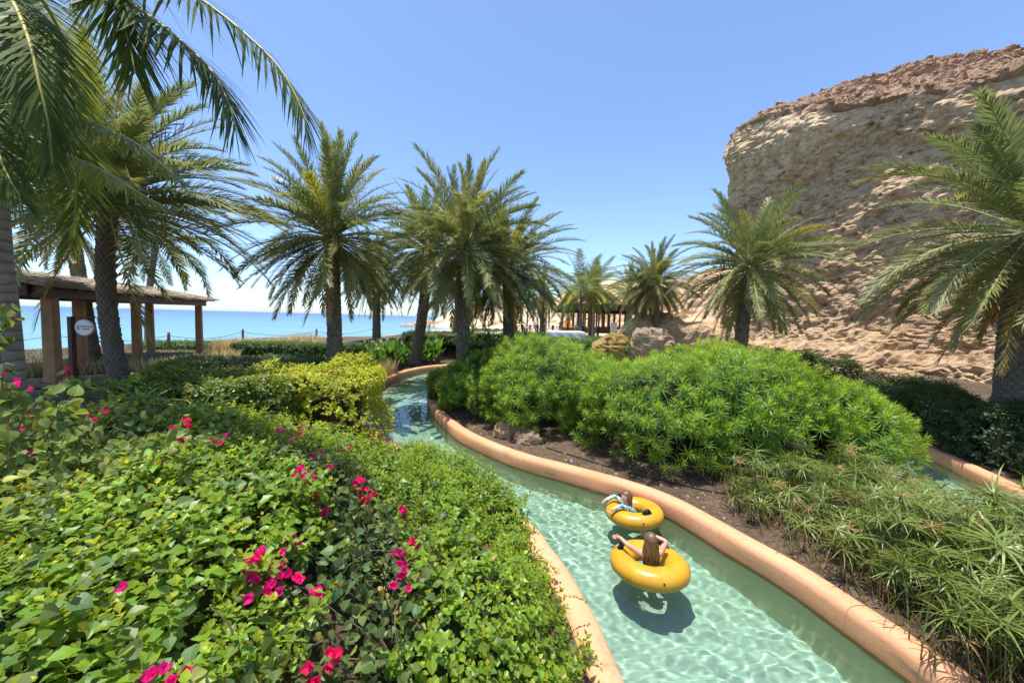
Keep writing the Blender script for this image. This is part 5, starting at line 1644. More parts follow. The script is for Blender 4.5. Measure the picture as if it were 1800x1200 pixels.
# black irrigation hose looping over the soil
M_hose = plain_mat('black_hose', (0.02, 0.02, 0.022), 0.5, 0.1, 4, 0.0)
L2 = catmull([(0.9, 8.75), (1.8, 8.05), (2.5, 7.45), (3.3, 6.95), (3.9, 6.55), (4.35, 6.75), (4.1, 6.15), (4.6, 5.6), (4.5, 4.9), (4.75, 4.2)], 0.08)
hz_ = zs(L2[:, 0], L2[:, 1]) + 0.02
vh, qh, thh = tube_arrays(np.concatenate([L2, hz_[:, None]], 1), 0.011, 6)
tag(put('irrigation_hose', make_mesh('irrigation_hose', vh, [qh, thh], M_hose, True)), 'thin black irrigation hose lying on the island soil', 'hose')
# bits of gravel and clods on the soil
n = 1500
i = rs.integers(0, len(II), n)
q = II[i] + rs.normal(0, 0.8, (n, 2))
q = q[inside(q, INNER) & (dist_line(q, INNER) > 0.24)]
tv, tf = rock_template(6, 33)
V, F = scatter(tv, tf, frames(rs.normal(size=(len(q), 3)), rs.normal(size=(len(q), 3))), np.stack([q[:, 0], q[:, 1], zs(q[:, 0], q[:, 1])], -1), 0.008 + 0.03 * rs.random(len(q)) ** 3)
gv = put('gravel', make_mesh('gravel', V, F, M_boulder), kind='stuff')
tag(gv, 'small stones and clods on the island soil', 'gravel')

# ------------------------------------------------------------------ the coconut palm at the picture's left edge
rs = np.random.default_rng(61)
base0 = (-6.45, 4.65, 1.5)
cp = thing('coconut_palm', 'tall coconut palm with long fronds hanging across the upper left sky', 'palm tree', base0, 'coconut palms of the garden')
P = catmull([base0, (-6.38, 4.6, 2.95), (-6.29, 4.5, 3.99), (-6.15, 4.4, 4.95), (-5.98, 4.3, 5.85), (-5.8, 4.2, 6.56), (-5.81, 4.2, 7.15)], 0.2)
v, q, t_ = tube_arrays(P, np.linspace(0.19, 0.13, len(P)), 16)
part('trunk', v, [q, t_], M_ctrunk, cp, True)
FRONDS = [
    ([(-5.77, 4.2, 7.25), (-4.68, 3.9, 7.05), (-3.6, 3.6, 6.59), (-2.95, 3.45, 6.21), (-2.47, 3.4, 5.87), (-2.09, 3.35, 5.52), (-1.87, 3.3, 5.16), (-1.82, 3.3, 4.96)], 0.85, (0.8, 0.85, 0.8)),
    ([(-5.78, 4.2, 7.14), (-4.98, 4.0, 6.92), (-4.14, 3.8, 6.55), (-3.6, 3.7, 6.22), (-3.14, 3.6, 5.88), (-2.82, 3.55, 5.58), (-2.63, 3.5, 5.25), (-2.59, 3.5, 5.07)], 0.9, (0.65, 0.75, 0.75)),
    ([(-5.8, 4.2, 6.79), (-5.55, 4.1, 6.09), (-5.23, 4.0, 5.63), (-4.85, 3.9, 5.38), (-4.3, 3.8, 5.25), (-3.76, 3.7, 5.03), (-3.44, 3.65, 4.81), (-3.22, 3.6, 4.64)], 0.52, (1.7, 1.45, 0.9)),
    ([(-5.82, 4.2, 6.44), (-5.68, 4.2, 5.73), (-5.45, 4.2, 5.32), (-4.99, 4.1, 5.07), (-4.49, 4.0, 4.9), (-4.03, 3.9, 4.67), (-3.8, 3.9, 4.54), (-3.59, 3.85, 4.45)], 0.42, (1.9, 1.6, 1.1)),
    ([(-5.95, 4.2, 7.36), (-5.32, 3.9, 6.77), (-4.71, 3.6, 6.21), (-4.32, 3.4, 5.73), (-4.12, 3.3, 5.29), (-4.06, 3.3, 4.96), (-4.04, 3.3, 4.63)], 0.75, (0.7, 0.8, 0.8)),
    ([(-5.78, 4.2, 7.2), (-4.85, 3.9, 7.1), (-4.17, 3.7, 6.77), (-3.76, 3.55, 6.3), (-3.56, 3.5, 5.87), (-3.44, 3.45, 5.5)], 0.85, (0.85, 0.9, 0.8)),
    ([(-5.97, 4.2, 7.02), (-5.49, 3.8, 6.15), (-5.12, 3.6, 5.55), (-4.85, 3.5, 5.04), (-4.59, 3.4, 4.6), (-4.47, 3.4, 4.38)], 0.75, (0.75, 0.85, 0.8)),
]
for pts, ll, tint in FRONDS:
    Pf = catmull(pts, 0.09)
    V, T, c = frond_arrays(Pf, 135, ll, 0.024, rs, (62, 26), rs.uniform(-5, 12), 0.55, 0.2, tint, ljit=16)
    vr, qr, tr_ = rachis_arrays(Pf, 0.034, 0.006, 6)
    fr = part('frond', vr, [qr, tr_], M_rachis, cp, True, np.tile(np.array((1.3, 1.15, 0.7)), (len(vr), 1)))
    part('leaflets', V, T, M_coco, fr, False, c, kind='stuff')
for j in range(11):
    az = 1.9 + j * 0.22; e = sorted(COCO)[(j * 3) % 7]
    fr = put('frond', COCO[e][j % 2][0], cp, Matrix.Translation(Vector((-5.8, 4.2, 7.2)) - Vector(base0)) @ Matrix.Rotation(az, 4, 'Z'))
    put('leaflets', COCO[e][j % 2][1], fr, kind='stuff')

# ------------------------------------------------------------------ thatched pavilion
M_postwood = plain_mat('brown_post_cladding', (0.36, 0.20, 0.095), 0.7, 0.25, 3, 0.35, 18, 0.01)
M_beam = plain_mat('dark_beam_wood', (0.075, 0.032, 0.022), 0.6, 0.3, 6, 0.3)
M_beamlit = plain_mat('lit_beam_wood', (0.11, 0.055, 0.04), 0.6, 0.3, 6, 0.3)  # lighter copy of the beam wood, light put into its colour
M_thatch = leaf_mat('grey_thatch', (0.52, 0.44, 0.35), (0.3, 0.22, 0.15), 0.1, 0.9, 0.1, 3.0)
M_thcore = plain_mat('thatch_core', (0.34, 0.28, 0.21), 0.95, 0.4, 8, 0.8, 30, 0.03)
pv = thing('pavilion', 'open pavilion with grey thatched roof and brown posts by the sea', 'pavilion', (-14.0, 13.5, 1.2))
cols = [(-11.74, 9.4), (-13.93, 11.9), (-14.85, 14.6), (-17.64, 18.0), (-15.77, 18.6), (-16.6, 8.6)]
Z0, ZT = 1.12, 3.62
for x, y in cols:
    mb = MB()
    w, wt = 0.27, 0.245
    rz = 0.42
    cs, sn = math.cos(rz), math.sin(rz)
    ring = []
    for z, ww in ((Z0, w), (Z0 + 1.2, (w + wt) / 2), (ZT, wt)):
        h = ww / 2; b = 0.03
        for (a, c_) in ((-h + b, -h), (h - b, -h), (h, -h + b), (h, h - b), (h - b, h), (-h + b, h), (-h, h - b), (-h, -h + b)):
            ring.append((x + a * cs - c_ * sn, y + a * sn + c_ * cs, z))
    Q = [(8 * i + j, 8 * i + (j + 1) % 8, 8 * (i + 1) + (j + 1) % 8, 8 * (i + 1) + j) for i in range(2) for j in range(8)]
    mb.add(ring, Q=Q)
    po = mb.part('post', M_postwood, pv)
E0, E1 = np.array([-11.25, 8.95]), np.array([-15.75, 19.3])
ul = norm(E1 - E0); uw = np.array([-ul[1], ul[0]])          # uw points to the sea side
if uw[0] > 0: uw = -uw
W = 4.4
def roofpt(a, b, z): 
    p = E0 + (E1 - E0) * a + uw * b
    return (p[0], p[1], z)
LL = np.linalg.norm(E1 - E0)
axes = np.array([[ul[0], ul[1], 0], [uw[0], uw[1], 0], [0, 0, 1]])
for b, m_, nm in ((0.22, M_beam, 'eave_beam'), (W - 0.22, M_beam, 'eave_beam')):
    mb = MB(); mb.box(roofpt(0.5, b, 3.74), (LL - 0.15, 0.16, 0.24), axes=axes); mb.part(nm, m_, pv)
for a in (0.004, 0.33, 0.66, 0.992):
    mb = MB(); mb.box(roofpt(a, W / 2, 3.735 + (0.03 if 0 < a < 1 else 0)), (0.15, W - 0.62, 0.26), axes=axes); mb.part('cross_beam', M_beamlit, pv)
RZ0, RZ1 = 3.84, 4.22
for k in range(22):
    a = (k + 0.5) / 22
    for s in (0, 1):
        mb = MB()
        p0 = np.array(roofpt(a, 0.05 if s == 0 else W - 0.05, RZ0 + 0.02)); p1 = np.array(roofpt(a, W / 2, RZ1 + 0.02))
        mb.tube(np.array([p0, p1]), 0.035, 6); mb.part('rafter', M_beam, pv)
# thatch: a core slab and many strands
mb = MB()
for s in (0, 1):
    b0, b1 = (-0.12, W / 2) if s == 0 else (W + 0.12, W / 2)
    c = [roofpt(-0.02, b0, RZ0 + 0.02), roofpt(1.02, b0, RZ0 + 0.02), roofpt(1.02, b1, RZ1 + 0.05), roofpt(-0.02, b1, RZ1 + 0.05), roofpt(-0.02, b0, RZ0 + 0.13), roofpt(1.02, b0, RZ0 + 0.13), roofpt(1.02, b1, RZ1 + 0.19), roofpt(-0.02, b1, RZ1 + 0.19)]
    mb.add(c, Q=[(0, 1, 2, 3), (4, 5, 6, 7), (0, 1, 5, 4), (1, 2, 6, 5), (3, 0, 4, 7), (2, 3, 7, 6)])
roof = mb.part('roof', M_thcore, pv)
n = 15000
a = rs.uniform(-0.025, 1.03, n); s = rs.integers(0, 2, n); bb = rs.uniform(0.0, 1.0, n)
bb = np.where(rs.random(n) < 0.25, rs.uniform(0, 0.12, n), bb)
p2 = E0 + (E1 - E0) * a[:, None] + uw * np.where(s == 0, -0.12 + bb * (W / 2 + 0.12), W + 0.12 - bb * (W / 2 + 0.12))[:, None]
z = RZ0 + 0.14 + bb * (RZ1 + 0.06 - RZ0) + rs.uniform(0, 0.05, n)
T = np.concatenate([p2, z[:, None]], 1)
dn = np.where(s == 0, -1, 1)[:, None] * uw
d = norm(np.concatenate([dn, np.full((n, 1), -0.22)], 1) + rs.normal(0, 0.16, (n, 3)) + np.concatenate([ul * 1, [0]])[None] * rs.normal(0.1, 0.28, (n, 1)))
nr = norm(np.array([0, 0, 1.0]) + rs.normal(0, 0.5, (n, 3)))
V, F = scatter(NARROW[0] * np.array([0.06, 1, 0.1]), NARROW[1], frames(d, nr), T, rs.uniform(0.18, 0.42, n))
part('thatch', V, F, M_thatch, roof, False, leaf_tints(n, 5, rs, (1, 1, 1), 0.45, 0.08), kind='stuff')

# low wall between garden and lawn
M_stone = plain_mat('low_wall_stone', (0.36, 0.235, 0.165), 0.9, 0.35, 5, 0.7, 14, 0.03)
w_line = catmull([(-16.5, 8.2), (-13.4, 9.3), (-11.6, 10.9), (-10.2, 12.9), (-10.0, 14.6)], 0.3)
dd = norm(np.gradient(w_line, axis=0)); nn2 = np.stack([dd[:, 1], -dd[:, 0]], -1)
prof = np.array([(-0.14, 0.7), (-0.15, 1.42), (-0.12, 1.46), (0.12, 1.46), (0.15, 1.42), (0.14, 0.7)])
V = np.concatenate([w_line[:, None] + nn2[:, None] * prof[None, :, :1], np.broadcast_to(prof[None, :, 1:], (len(w_line), 6, 1))], -1)
V = V + 0.02 * np.stack([fbm(V * 3, 3, 66)] * 3, -1)
tag(put('garden_wall', make_mesh('garden_wall', V.reshape(-1, 3), grid_faces(len(w_line), 6), M_stone)), 'low rough stone wall at the edge of the pavilion lawn', 'wall')

# hanging oval sign
M_signwood = plain_mat('dark_red_sign_post', (0.07, 0.028, 0.025), 0.55, 0.2)
M_white = plain_mat('sign_face', (0.72, 0.70, 0.65), 0.6, 0.05, 4, 0.05)
M_rim = plain_mat('sign_rim', (0.42, 0.40, 0.36), 0.6, 0.05, 4, 0.0)
M_ink = plain_mat('sign_ink', (0.05, 0.055, 0.07), 0.6, 0.0, 4, 0.0)
M_iron = plain_mat('black_iron', (0.03, 0.028, 0.028), 0.5, 0.1, 4, 0.0)
sc_ = Vector((-7.53, 6.5, 3.04))
sg = thing('hanging_sign', 'oval white sign hanging from a dark post before the pavilion', 'sign', (-7.74, 6.5, gz(-7.74, 6.5)))
mb = MB(); mb.box((-7.76, 6.5, 2.35), (0.07, 0.07, 1.75)); mb.part('post', M_signwood, sg)
mb = MB(); mb.tube(np.array([(-7.76, 6.5, 3.225), (-7.27, 6.5, 3.225)]), 0.009, 6); mb.part('bracket', M_iron, sg)
for x in (-7.60, -7.46):
    mb = MB(); mb.tube(np.array([(x, 6.5, 3.225), (x, 6.5, 3.16)]), 0.006, 6); mb.part('hook', M_iron, sg)
th_ = np.linspace(0, 2 * np.pi, 40, endpoint=False)
def disc(rx, rz_, y0, y1):
    A = np.stack([sc_[0] + rx * np.cos(th_), np.full(40, y0), sc_[2] + rz_ * np.sin(th_)], -1); B = A.copy(); B[:, 1] = y1
    m = MB(); j = np.arange(40)
    m.add(np.concatenate([A, B, [[sc_[0], y0, sc_[2]], [sc_[0], y1, sc_[2]]]]), Q=np.stack([j, (j + 1) % 40, 40 + (j + 1) % 40, 40 + j], -1), T=np.concatenate([np.stack([(j + 1) % 40, j, np.full(40, 80)], -1), np.stack([40 + j, 40 + (j + 1) % 40, np.full(40, 81)], -1)]))
    return m
bd_ = disc(0.168, 0.142, 6.492, 6.515).part('board', M_rim, sg)
disc(0.155, 0.130, 6.486, 6.4915).part('face', M_white, sg)
def lettering(txt, x, z, size, name):
    cu = bpy.data.curves.new(name, 'FONT'); cu.body = txt; cu.size = size; cu.align_x = 'CENTER'; cu.extrude = 0.0012; cu.offset = 0.0008
    o = bpy.data.objects.new(name, cu); C.objects.link(o)
    dg = bpy.context.evaluated_depsgraph_get(); dg.update()
    me = bpy.data.meshes.new_from_object(o.evaluated_get(dg)); bpy.data.objects.remove(o)
    me.materials.clear(); me.materials.append(M_ink)
    return put(name, me, sg, Matrix.Translation(Vector((x, 6.4845, z)) - sg.location) @ Matrix.Rotation(R_(90), 4, 'X'))
lettering('ASTRAL YOGA', sc_[0] + 0.042, sc_[2] + 0.010, 0.033, 'lettering')
lettering('PAVILION', sc_[0] + 0.045, sc_[2] - 0.030, 0.028, 'lettering')
mb = MB()     # small seated-figure emblem
g = lambda pts, r: mb.tube(np.array([(sc_[0] + a, 6.4845, sc_[2] + b) for a, b in pts]), r, 5)
g([(-0.128, -0.018), (-0.10, 0.018), (-0.090, 0.045)], 0.004); g([(-0.128, -0.018), (-0.075, -0.016)], 0.005); g([(-0.088, 0.02), (-0.080, -0.005), (-0.088, -0.03), (-0.072, -0.034)], 0.005); g([(-0.092, 0.045), (-0.090, 0.052)], 0.005)
mb.part('emblem', M_ink, sg)

# rope fence by the beach
M_post = plain_mat('grey_rope_post', (0.28, 0.26, 0.23), 0.8, 0.2)
M_rope = plain_mat('rope', (0.22, 0.20, 0.17), 0.9, 0.2)
rp = [(-26.5, 16.2), (-22.5, 18.2), (-18.62, 20.0), (-17.51, 24.0), (-14.2, 26.8), (-10.6, 28.6)]
rf = thing('rope_fence', 'low rope fence of grey posts beyond the lawn', 'fence', (rp[2][0], rp[2][1], 1.1))
tops = []
for x, y in rp:
    z = gz(x, y)
    mb = MB(); mb.tube(np.array([(x, y, z - 0.1), (x, y, z + 0.9), (x, y, z + 0.96)]), [0.075, 0.07, 0.05], 10); mb.part('post', M_post, rf, True)
    tops.append(np.array([x, y, z + 0.75]))
for a, b in zip(tops[:-1], tops[1:]):
    s = np.linspace(0, 1, 14)[:, None]; Pp = a + (b - a) * s; Pp[:, 2] -= 0.28 * np.sin(np.pi * s[:, 0])
    mb = MB(); mb.tube(Pp, 0.016, 6); mb.part('rope', M_rope, rf, True)

# ------------------------------------------------------------------ far side: railing, beach pavilion, sheet, breakwater, palms
M_tan = plain_mat('tan_timber', (0.42, 0.31, 0.18), 0.8, 0.2)
M_drk = plain_mat('dark_timber', (0.06, 0.032, 0.024), 0.7, 0.3)
gzr = 1.55
rl = thing('timber_railing', 'timber railing with crossed lattice panels before the beach', 'railing', (4, 41, gzr))
xs = np.linspace(-0.6, 9.6, 13)
for i, x in enumerate(xs):
    mb = MB(); mb.box((x, 41 + 0.05 * x, gzr + 0.62), (0.26 if i % 2 else 0.2, 0.2, 1.3)); mb.part('post', M_tan if i % 2 else M_drk, rl)
for x0, x1 in zip(xs[:-1], xs[1:]):
    y0, y1 = 41 + 0.05 * x0, 41 + 0.05 * x1
    for z in (0.12, 1.1):
        mb = MB(); mb.tube(np.array([(x0, y0, gzr + z), (x1, y1, gzr + z)]), 0.05, 4); mb.part('rail', M_tan, rl)
    m_ = (x0 + x1) / 2
    for a, b in (((x0 + 0.1, 0.15), (m_, 1.05)), ((x0 + 0.1, 1.05), (m_, 0.15)), ((m_, 0.15), (x1 - 0.1, 1.05)), ((m_, 1.05), (x1 - 0.1, 0.15))):
        mb = MB(); mb.tube(np.array([(a[0], 41 + 0.05 * a[0], gzr + a[1]), (b[0], 41 + 0.05 * b[0], gzr + b[1])]), 0.035, 4); mb.part('lattice', M_tan, rl)
bp = thing('beach_pavilion', 'long dark timber beach pavilion with pale thatched roof', 'pavilion', (13, 53, 1.5))
for i, x in enumerate(np.linspace(7.6, 19.5, 16)):
    for y in (51.0, 56.5):
        mb = MB(); mb.box((x, y, 3.0), (0.2, 0.2, 3.4)); mb.part('post', M_drk, bp)
for y in (51.0, 56.5):
    mb = MB(); mb.box((13.5, y - 0.15, 2.45), (12.4, 0.08, 0.16)); mb.part('rail', M_drk, bp)
    mb = MB(); mb.box((13.5, y - 0.12, 1.85), (12.4, 0.06, 1.0)); mb.part('screen', M_drk, bp)
    mb = MB(); mb.box((13.5, y, 4.68), (13.0, 0.3, 0.35)); mb.part('beam', M_drk, bp)
mb = MB()
mb.add([(6.6, 50.0, 4.75), (20.5, 50.0, 4.75), (19.0, 53.75, 5.9), (8.1, 53.75, 5.9), (6.6, 57.5, 4.75), (20.5, 57.5, 4.75), (6.6, 50.0, 4.55), (20.5, 50.0, 4.55), (6.6, 57.5, 4.55), (20.5, 57.5, 4.55)], Q=[(0, 1, 2, 3), (5, 4, 3, 2), (6, 7, 1, 0), (8, 6, 0, 4), (7, 9, 5, 1), (9, 8, 4, 5)], T=[(1, 5, 2), (4, 0, 3)])
mb.part('roof', M_thatch, bp)
for x, lb in ((10.95, 'square white post, left of the pair by the path'), (12.6, 'square white post, right of the pair by the path')):
    o = thing('white_post', lb, 'post', (x, 40, 1.5), 'white posts by the path')
    mb = MB(); mb.box((x, 40, 2.35), (0.55, 0.55, 1.8)); mb.part('shaft', M_white, o)
    mb = MB(); mb.box((x, 40, 3.28), (0.66, 0.66, 0.06)); mb.part('cap', M_white, o)
pth = struct('path', *(lambda L: (np.concatenate([np.concatenate([L + np.array([0, -0.9]), np.full((len(L), 1), 1.82)], 1), np.concatenate([L + np.array([0, 0.9]), np.full((len(L), 1), 1.82)], 1)]), np.stack([np.arange(len(L) - 1), np.arange(1, len(L)), np.arange(1, len(L)) + len(L), np.arange(len(L) - 1) + len(L)], -1)))(catmull([(-2, 38), (4, 38.2), (9, 38.0), (14, 38.5), (22, 40)], 0.5)), plain_mat('sandy_path', (0.50, 0.40, 0.28), 0.95, 0.15))
# draped grey-white sheet
M_sheet = plain_mat('grey_white_sheet', (0.55, 0.57, 0.58), 0.6, 0.1, 3, 0.1)
nx, ny = 40, 26
u, v = np.meshgrid(np.linspace(-1, 1, nx), np.linspace(-1, 1, ny), indexing='ij')
hx, hy, hh = 1.25, 0.7, 1.0
X = 3.85 + np.clip(u * 1.9, -1, 1) * hx + 0.1 * u; Y = 26.9 + np.clip(v * 2.2, -1, 1) * hy + 0.05 * v
ex = np.maximum(np.abs(u) * 1.9 - 1, 0) / 0.9; ey = np.maximum(np.abs(v) * 2.2 - 1, 0) / 1.2
Z = 2.62 - hh * np.maximum(ex, ey) + 0.02 * n2(X * 1, Y, 3, 2, 68)
fold = 0.09 * np.sin(u * 21 + v * 15) * np.maximum(ex, ey)
X = X + np.sign(u) * fold * (ex > 0); Y = Y + np.sign(v) * fold * (ey > 0)
tag(put('draped_sheet', make_mesh('draped_sheet', np.stack([X.ravel(), Y.ravel(), Z.ravel()], -1), grid_faces(nx, ny), M_sheet, True)), 'grey-white sheet draped over a box behind the shrubs', 'sheet')
# breakwater stones
tv, tf = rock_template(8, 71)
n = 420
x = rs.uniform(-52, -18, n); y = 178 + 0.5 * (x + 44) * 0.2 + rs.normal(0, 2.6, n)
h = 2.4 * np.exp(-((y - 178 - 0.1 * (x + 44)) / 3.2) ** 2) * sstep(-53, -42, x)
T = np.stack([x, y, -1.7 + h * rs.random(n)], -1)
V, F = scatter(tv, tf, frames(rs.normal(size=(n, 3)), rs.normal(size=(n, 3))), T, rs.uniform(0.7, 1.5, n))
bw = put('breakwater_rubble', make_mesh('breakwater_rubble', V, F, M_boulder), kind='stuff')
tag(bw, 'rubble breakwater at the foot of the headland', 'breakwater')
for k, (px_, yy, hh) in enumerate(((3.6, 92, 7.0), (6.4, 95, 7.6), (8.1, 90, 7.4), (9.4, 96, 7.2), (12.2, 92, 6.6), (14.0, 94, 7.0), (16.0, 92, 6.8))):
    coconut_palm('small far beach palm before the pale hills, ' + ['first', 'second', 'third', 'fourth', 'fifth', 'sixth', 'last'][k] + ' of seven from the sea side', (px_, yy, 1.4), (px_ + 0.1, yy, hh), 0.22, 0.62, 15, seed=40 + k, group='far palms on the beach', yellow=0, dead=0)
# orange parasol, folded, by the beach pavilion
ps = thing('parasol', 'folded orange parasol beside the dark beach pavilion', 'parasol', (7.3, 49, 1.5))
mb = MB(); mb.tube(np.array([(7.3, 49, 1.5), (7.3, 49, 4.2)]), 0.04, 8); mb.part('pole', M_white, ps)
mb = MB(); a_ = np.linspace(0, 2 * np.pi, 16, endpoint=False); rr = 0.42 + 0.12 * np.cos(a_ * 4)
mb.add(np.concatenate([np.stack([7.3 + rr * np.cos(a_), 49 + rr * np.sin(a_), np.full(16, 2.4)], -1), [[7.3, 49, 4.15]]]), T=np.stack([np.arange(16), (np.arange(16) + 1) % 16, np.full(16, 16)], -1))
mb.part('canopy', plain_mat('orange_canvas', (0.85, 0.22, 0.04), 0.7, 0.1), ps)

# ------------------------------------------------------------------ people and swim rings
t = NT('yellow_vinyl')
o_ = t.coord()
c = t.ramp(t.noise(o_, 4, 6), [(0.3, (0.53, 0.28, 0.018)), (0.7, (0.61, 0.33, 0.028))])
c = t.mix(c, t.ramp(t.noise(o_, 30, 6, 0.75), [(0.3, (0.80, 0.76, 0.7)), (0.42, (1, 1, 1))]), mode='MULTIPLY')
t.set(Base_Color=c, Roughness=t.ramp(t.noise(o_, 9, 5), [(0.35, (0.2, 0.2, 0.2)), (0.7, (0.48, 0.48, 0.48))]))
t.bump(t.noise(o_, 16, 4), 0.12, 0.01)
M_ring = t.m
M_rubber = plain_mat('black_rubber', (0.018, 0.018, 0.02), 0.45, 0.1, 4, 0.0)
M_skin = NT('skin'); M_skin.set(Base_Color=(0.60, 0.34, 0.235), Roughness=0.45); M_skin.p.inputs['Subsurface Weight'].default_value = 0.12; M_skin.p.inputs['Subsurface Radius'].default_value = (0.02, 0.008, 0.004); M_skin = M_skin.m
M_hair = NT('brown_hair')
o_ = M_hair.coord()
mpn = M_hair.n('Mapping'); M_hair.l(o_, mpn.inputs['Vector']); mpn.inputs['Scale'].default_value = (90, 90, 4)
M_hair.set(Base_Color=M_hair.ramp(M_hair.noise(mpn.outputs[0], 1.0, 3), [(0.3, (0.06, 0.033, 0.017)), (0.7, (0.24, 0.145, 0.075))]), Roughness=0.38)
M_hair = M_hair.m
t = NT('teal_patterned_fabric')
o_ = t.coord()
c = t.ramp(t.noise(o_, 22, 3, 0.6), [(0.38, (0.02, 0.22, 0.34)), (0.47, (0.08, 0.42, 0.46)), (0.56, (0.75, 0.78, 0.78)), (0.62, (0.75, 0.78, 0.78)), (0.66, (0.75, 0.35, 0.45))])
t.set(Base_Color=c, Roughness=0.6)
M_teal = t.m
M_pinksuit = plain_mat('pink_fabric', (0.7, 0.35, 0.5), 0.6, 0.1)

def swim_ring(label, c, tilt, rz, handles, Rm=0.378, rm=0.172):
    th = thing('swim_ring', label, 'swim ring', c, 'yellow swim rings on the river')
    th.rotation_euler = (tilt[0], tilt[1], rz)
    nu, nv = 72, 30
    u = np.linspace(0, 2 * np.pi, nu, endpoint=False); v = np.linspace(0, 2 * np.pi, nv, endpoint=False)
    U, Vv = np.meshgrid(u, v, indexing='ij')
    seam = 1 - 0.018 * np.exp(-((np.abs(np.angle(np.exp(1j * (Vv + 0.55))))) / 0.10) ** 2)
    wr = 1 + 0.006 * np.sin(U * 19) * (np.cos(Vv) < -0.3)
    r = rm * seam * wr
    V = np.stack([(Rm + r * np.cos(Vv)) * np.cos(U), (Rm + r * np.cos(Vv)) * np.sin(U), r * 0.86 * np.sin(Vv)], -1)
    i = np.arange(nu)[:, None]; j = np.arange(nv)[None]
    Q = np.stack([i * nv + j, ((i + 1) % nu) * nv + j, ((i + 1) % nu) * nv + (j + 1) % nv, i * nv + (j + 1) % nv], -1).reshape(-1, 4)
    put('tube', make_mesh('tube', V.reshape(-1, 3), Q, M_ring, True), th)
    for vs in (-0.42, 2.6):
        uu = np.linspace(0, 2 * np.pi, 90, endpoint=False)
        rr_ = rm * 0.995
        Ps = np.stack([(Rm + rr_ * math.cos(vs)) * np.cos(uu), (Rm + rr_ * math.cos(vs)) * np.sin(uu), np.full(90, rr_ * 0.86 * math.sin(vs))], -1)
        sv2, sq2, _ = tube_arrays(Ps, 0.0045, 5, False, True)
        put('seam', make_mesh('seam', sv2, sq2, M_ring, True), th)
    for a in handles:
        # curved patch on top of the tube with a raised grip
        mb = MB()
        na, nb = 12, 7
        A, B = np.meshgrid(np.linspace(-0.26, 0.26, na), np.linspace(-1, 1, nb), indexing='ij')
        wdt = 0.26 * np.sqrt(np.clip(1 - (A / 0.27) ** 4, 0.02, 1))
        ph = np.pi / 2 - 0.12 + B * wdt
        rr = rm * 1.0 + 0.006
        P = np.stack([(Rm + rr * np.cos(ph)) * np.cos(a + A), (Rm + rr * np.cos(ph)) * np.sin(a + A), rr * 0.86 * np.sin(ph)], -1)
        mb.add(P.reshape(-1, 3), Q=grid_faces(na, nb))
        V_, F_, _ = mb.arrays()
        pch = put('handle_patch', make_mesh('handle_patch', V_, F_, M_rubber, True), th)
        mb = MB()
        for k, s in enumerate(np.linspace(-1, 1, 9)):
            pass
        aa = np.linspace(-0.17, 0.17, 9); hz = rm * 0.86 + 0.008 + 0.045 * np.clip(1 - (np.abs(aa) / 0.17) ** 3, 0, 1)
        Pg = np.stack([(Rm + 0.02) * np.cos(a + aa), (Rm + 0.02) * np.sin(a + aa), hz], -1)
        mb.tube(Pg, 0.022, 8); V_, F_, _ = mb.arrays()
        put('grip', make_mesh('grip', V_, F_, M_rubber, True), pch)
    aa = rz
    va = math.pi * 1.5 - rz
    p = Vector(((Rm + rm * 0.97 * math.cos(0.25)) * math.cos(va), (Rm + rm * 0.97 * math.cos(0.25)) * math.sin(va), rm * 0.86 * math.sin(0.25)))
    v_, q_, t_ = tube_arrays(np.array([(0, 0, -0.01), (0, 0, 0.012)]), [0.016, 0.012], 8)
    put('valve', make_mesh('valve', v_, [q_, t_], M_rubber, True), th, Matrix.Translation(p) @ Vector((p.x, p.y, 0)).to_track_quat('Z', 'Y').to_matrix().to_4x4())
    return th
ring1 = swim_ring('yellow swim ring nearer the camera with long-haired child', (1.96, 4.88, 0.095), (R_(-6), 0.0), 0.0, (R_(40), R_(152)), 0.36, 0.16)
ring2 = swim_ring('yellow swim ring farther along with teal-sleeved child', (2.2, 6.24, 0.10), (R_(-4), R_(-3)), 0.0, (R_(-72), R_(118)), 0.335, 0.15)

def skin_body(name, joints, edges, parent, mat, sub=2, root=0):
    """one continuous surface grown round a joint skeleton; joints: name -> (xyz, radius)"""
    names = list(joints)
    V = [joints[k][0] for k in names]
    E = [(names.index(a), names.index(b)) for a, b in edges]
    me = bpy.data.meshes.new(name)
    me.from_pydata([Vector(v) for v in V], E, [])
    o = bpy.data.objects.new(name, me); C.objects.link(o)
    md = o.modifiers.new('skin', 'SKIN'); md.use_smooth_shade = True; md.branch_smoothing = 0.3
    for i, k in enumerate(names):
        sv_ = me.skin_vertices[0].data[i]
        r = joints[k][1]
        sv_.radius = (r, r) if not isinstance(r, tuple) else r
        sv_.use_root = (i == root)
    sb = o.modifiers.new('sub', 'SUBSURF'); sb.levels = sub; sb.render_levels = sub
    dg = bpy.context.evaluated_depsgraph_get(); dg.update()
    m2 = bpy.data.meshes.new_from_object(o.evaluated_get(dg))
    bpy.data.objects.remove(o)
    m2.materials.clear(); m2.materials.append(mat)
    m2.polygons.foreach_set('use_smooth', np.ones(len(m2.polygons), bool))
    return put(name, m2, parent)

def merge_mesh(o, arrays_list, mat_list):
    """append extra vertices/faces to object o's mesh (kept one mesh)"""
    import bmesh
    bm = bmesh.new(); bm.from_mesh(o.data)
    for (V, F), mi in zip(arrays_list, mat_list):
        vs = [bm.verts.new(Vector(p)) for p in V]
        for f in F:
            try:
                fc_ = bm.faces.new([vs[i] for i in f]); fc_.smooth = True; fc_.material_index = mi
            except ValueError: pass
    bm.to_mesh(o.data); bm.free()

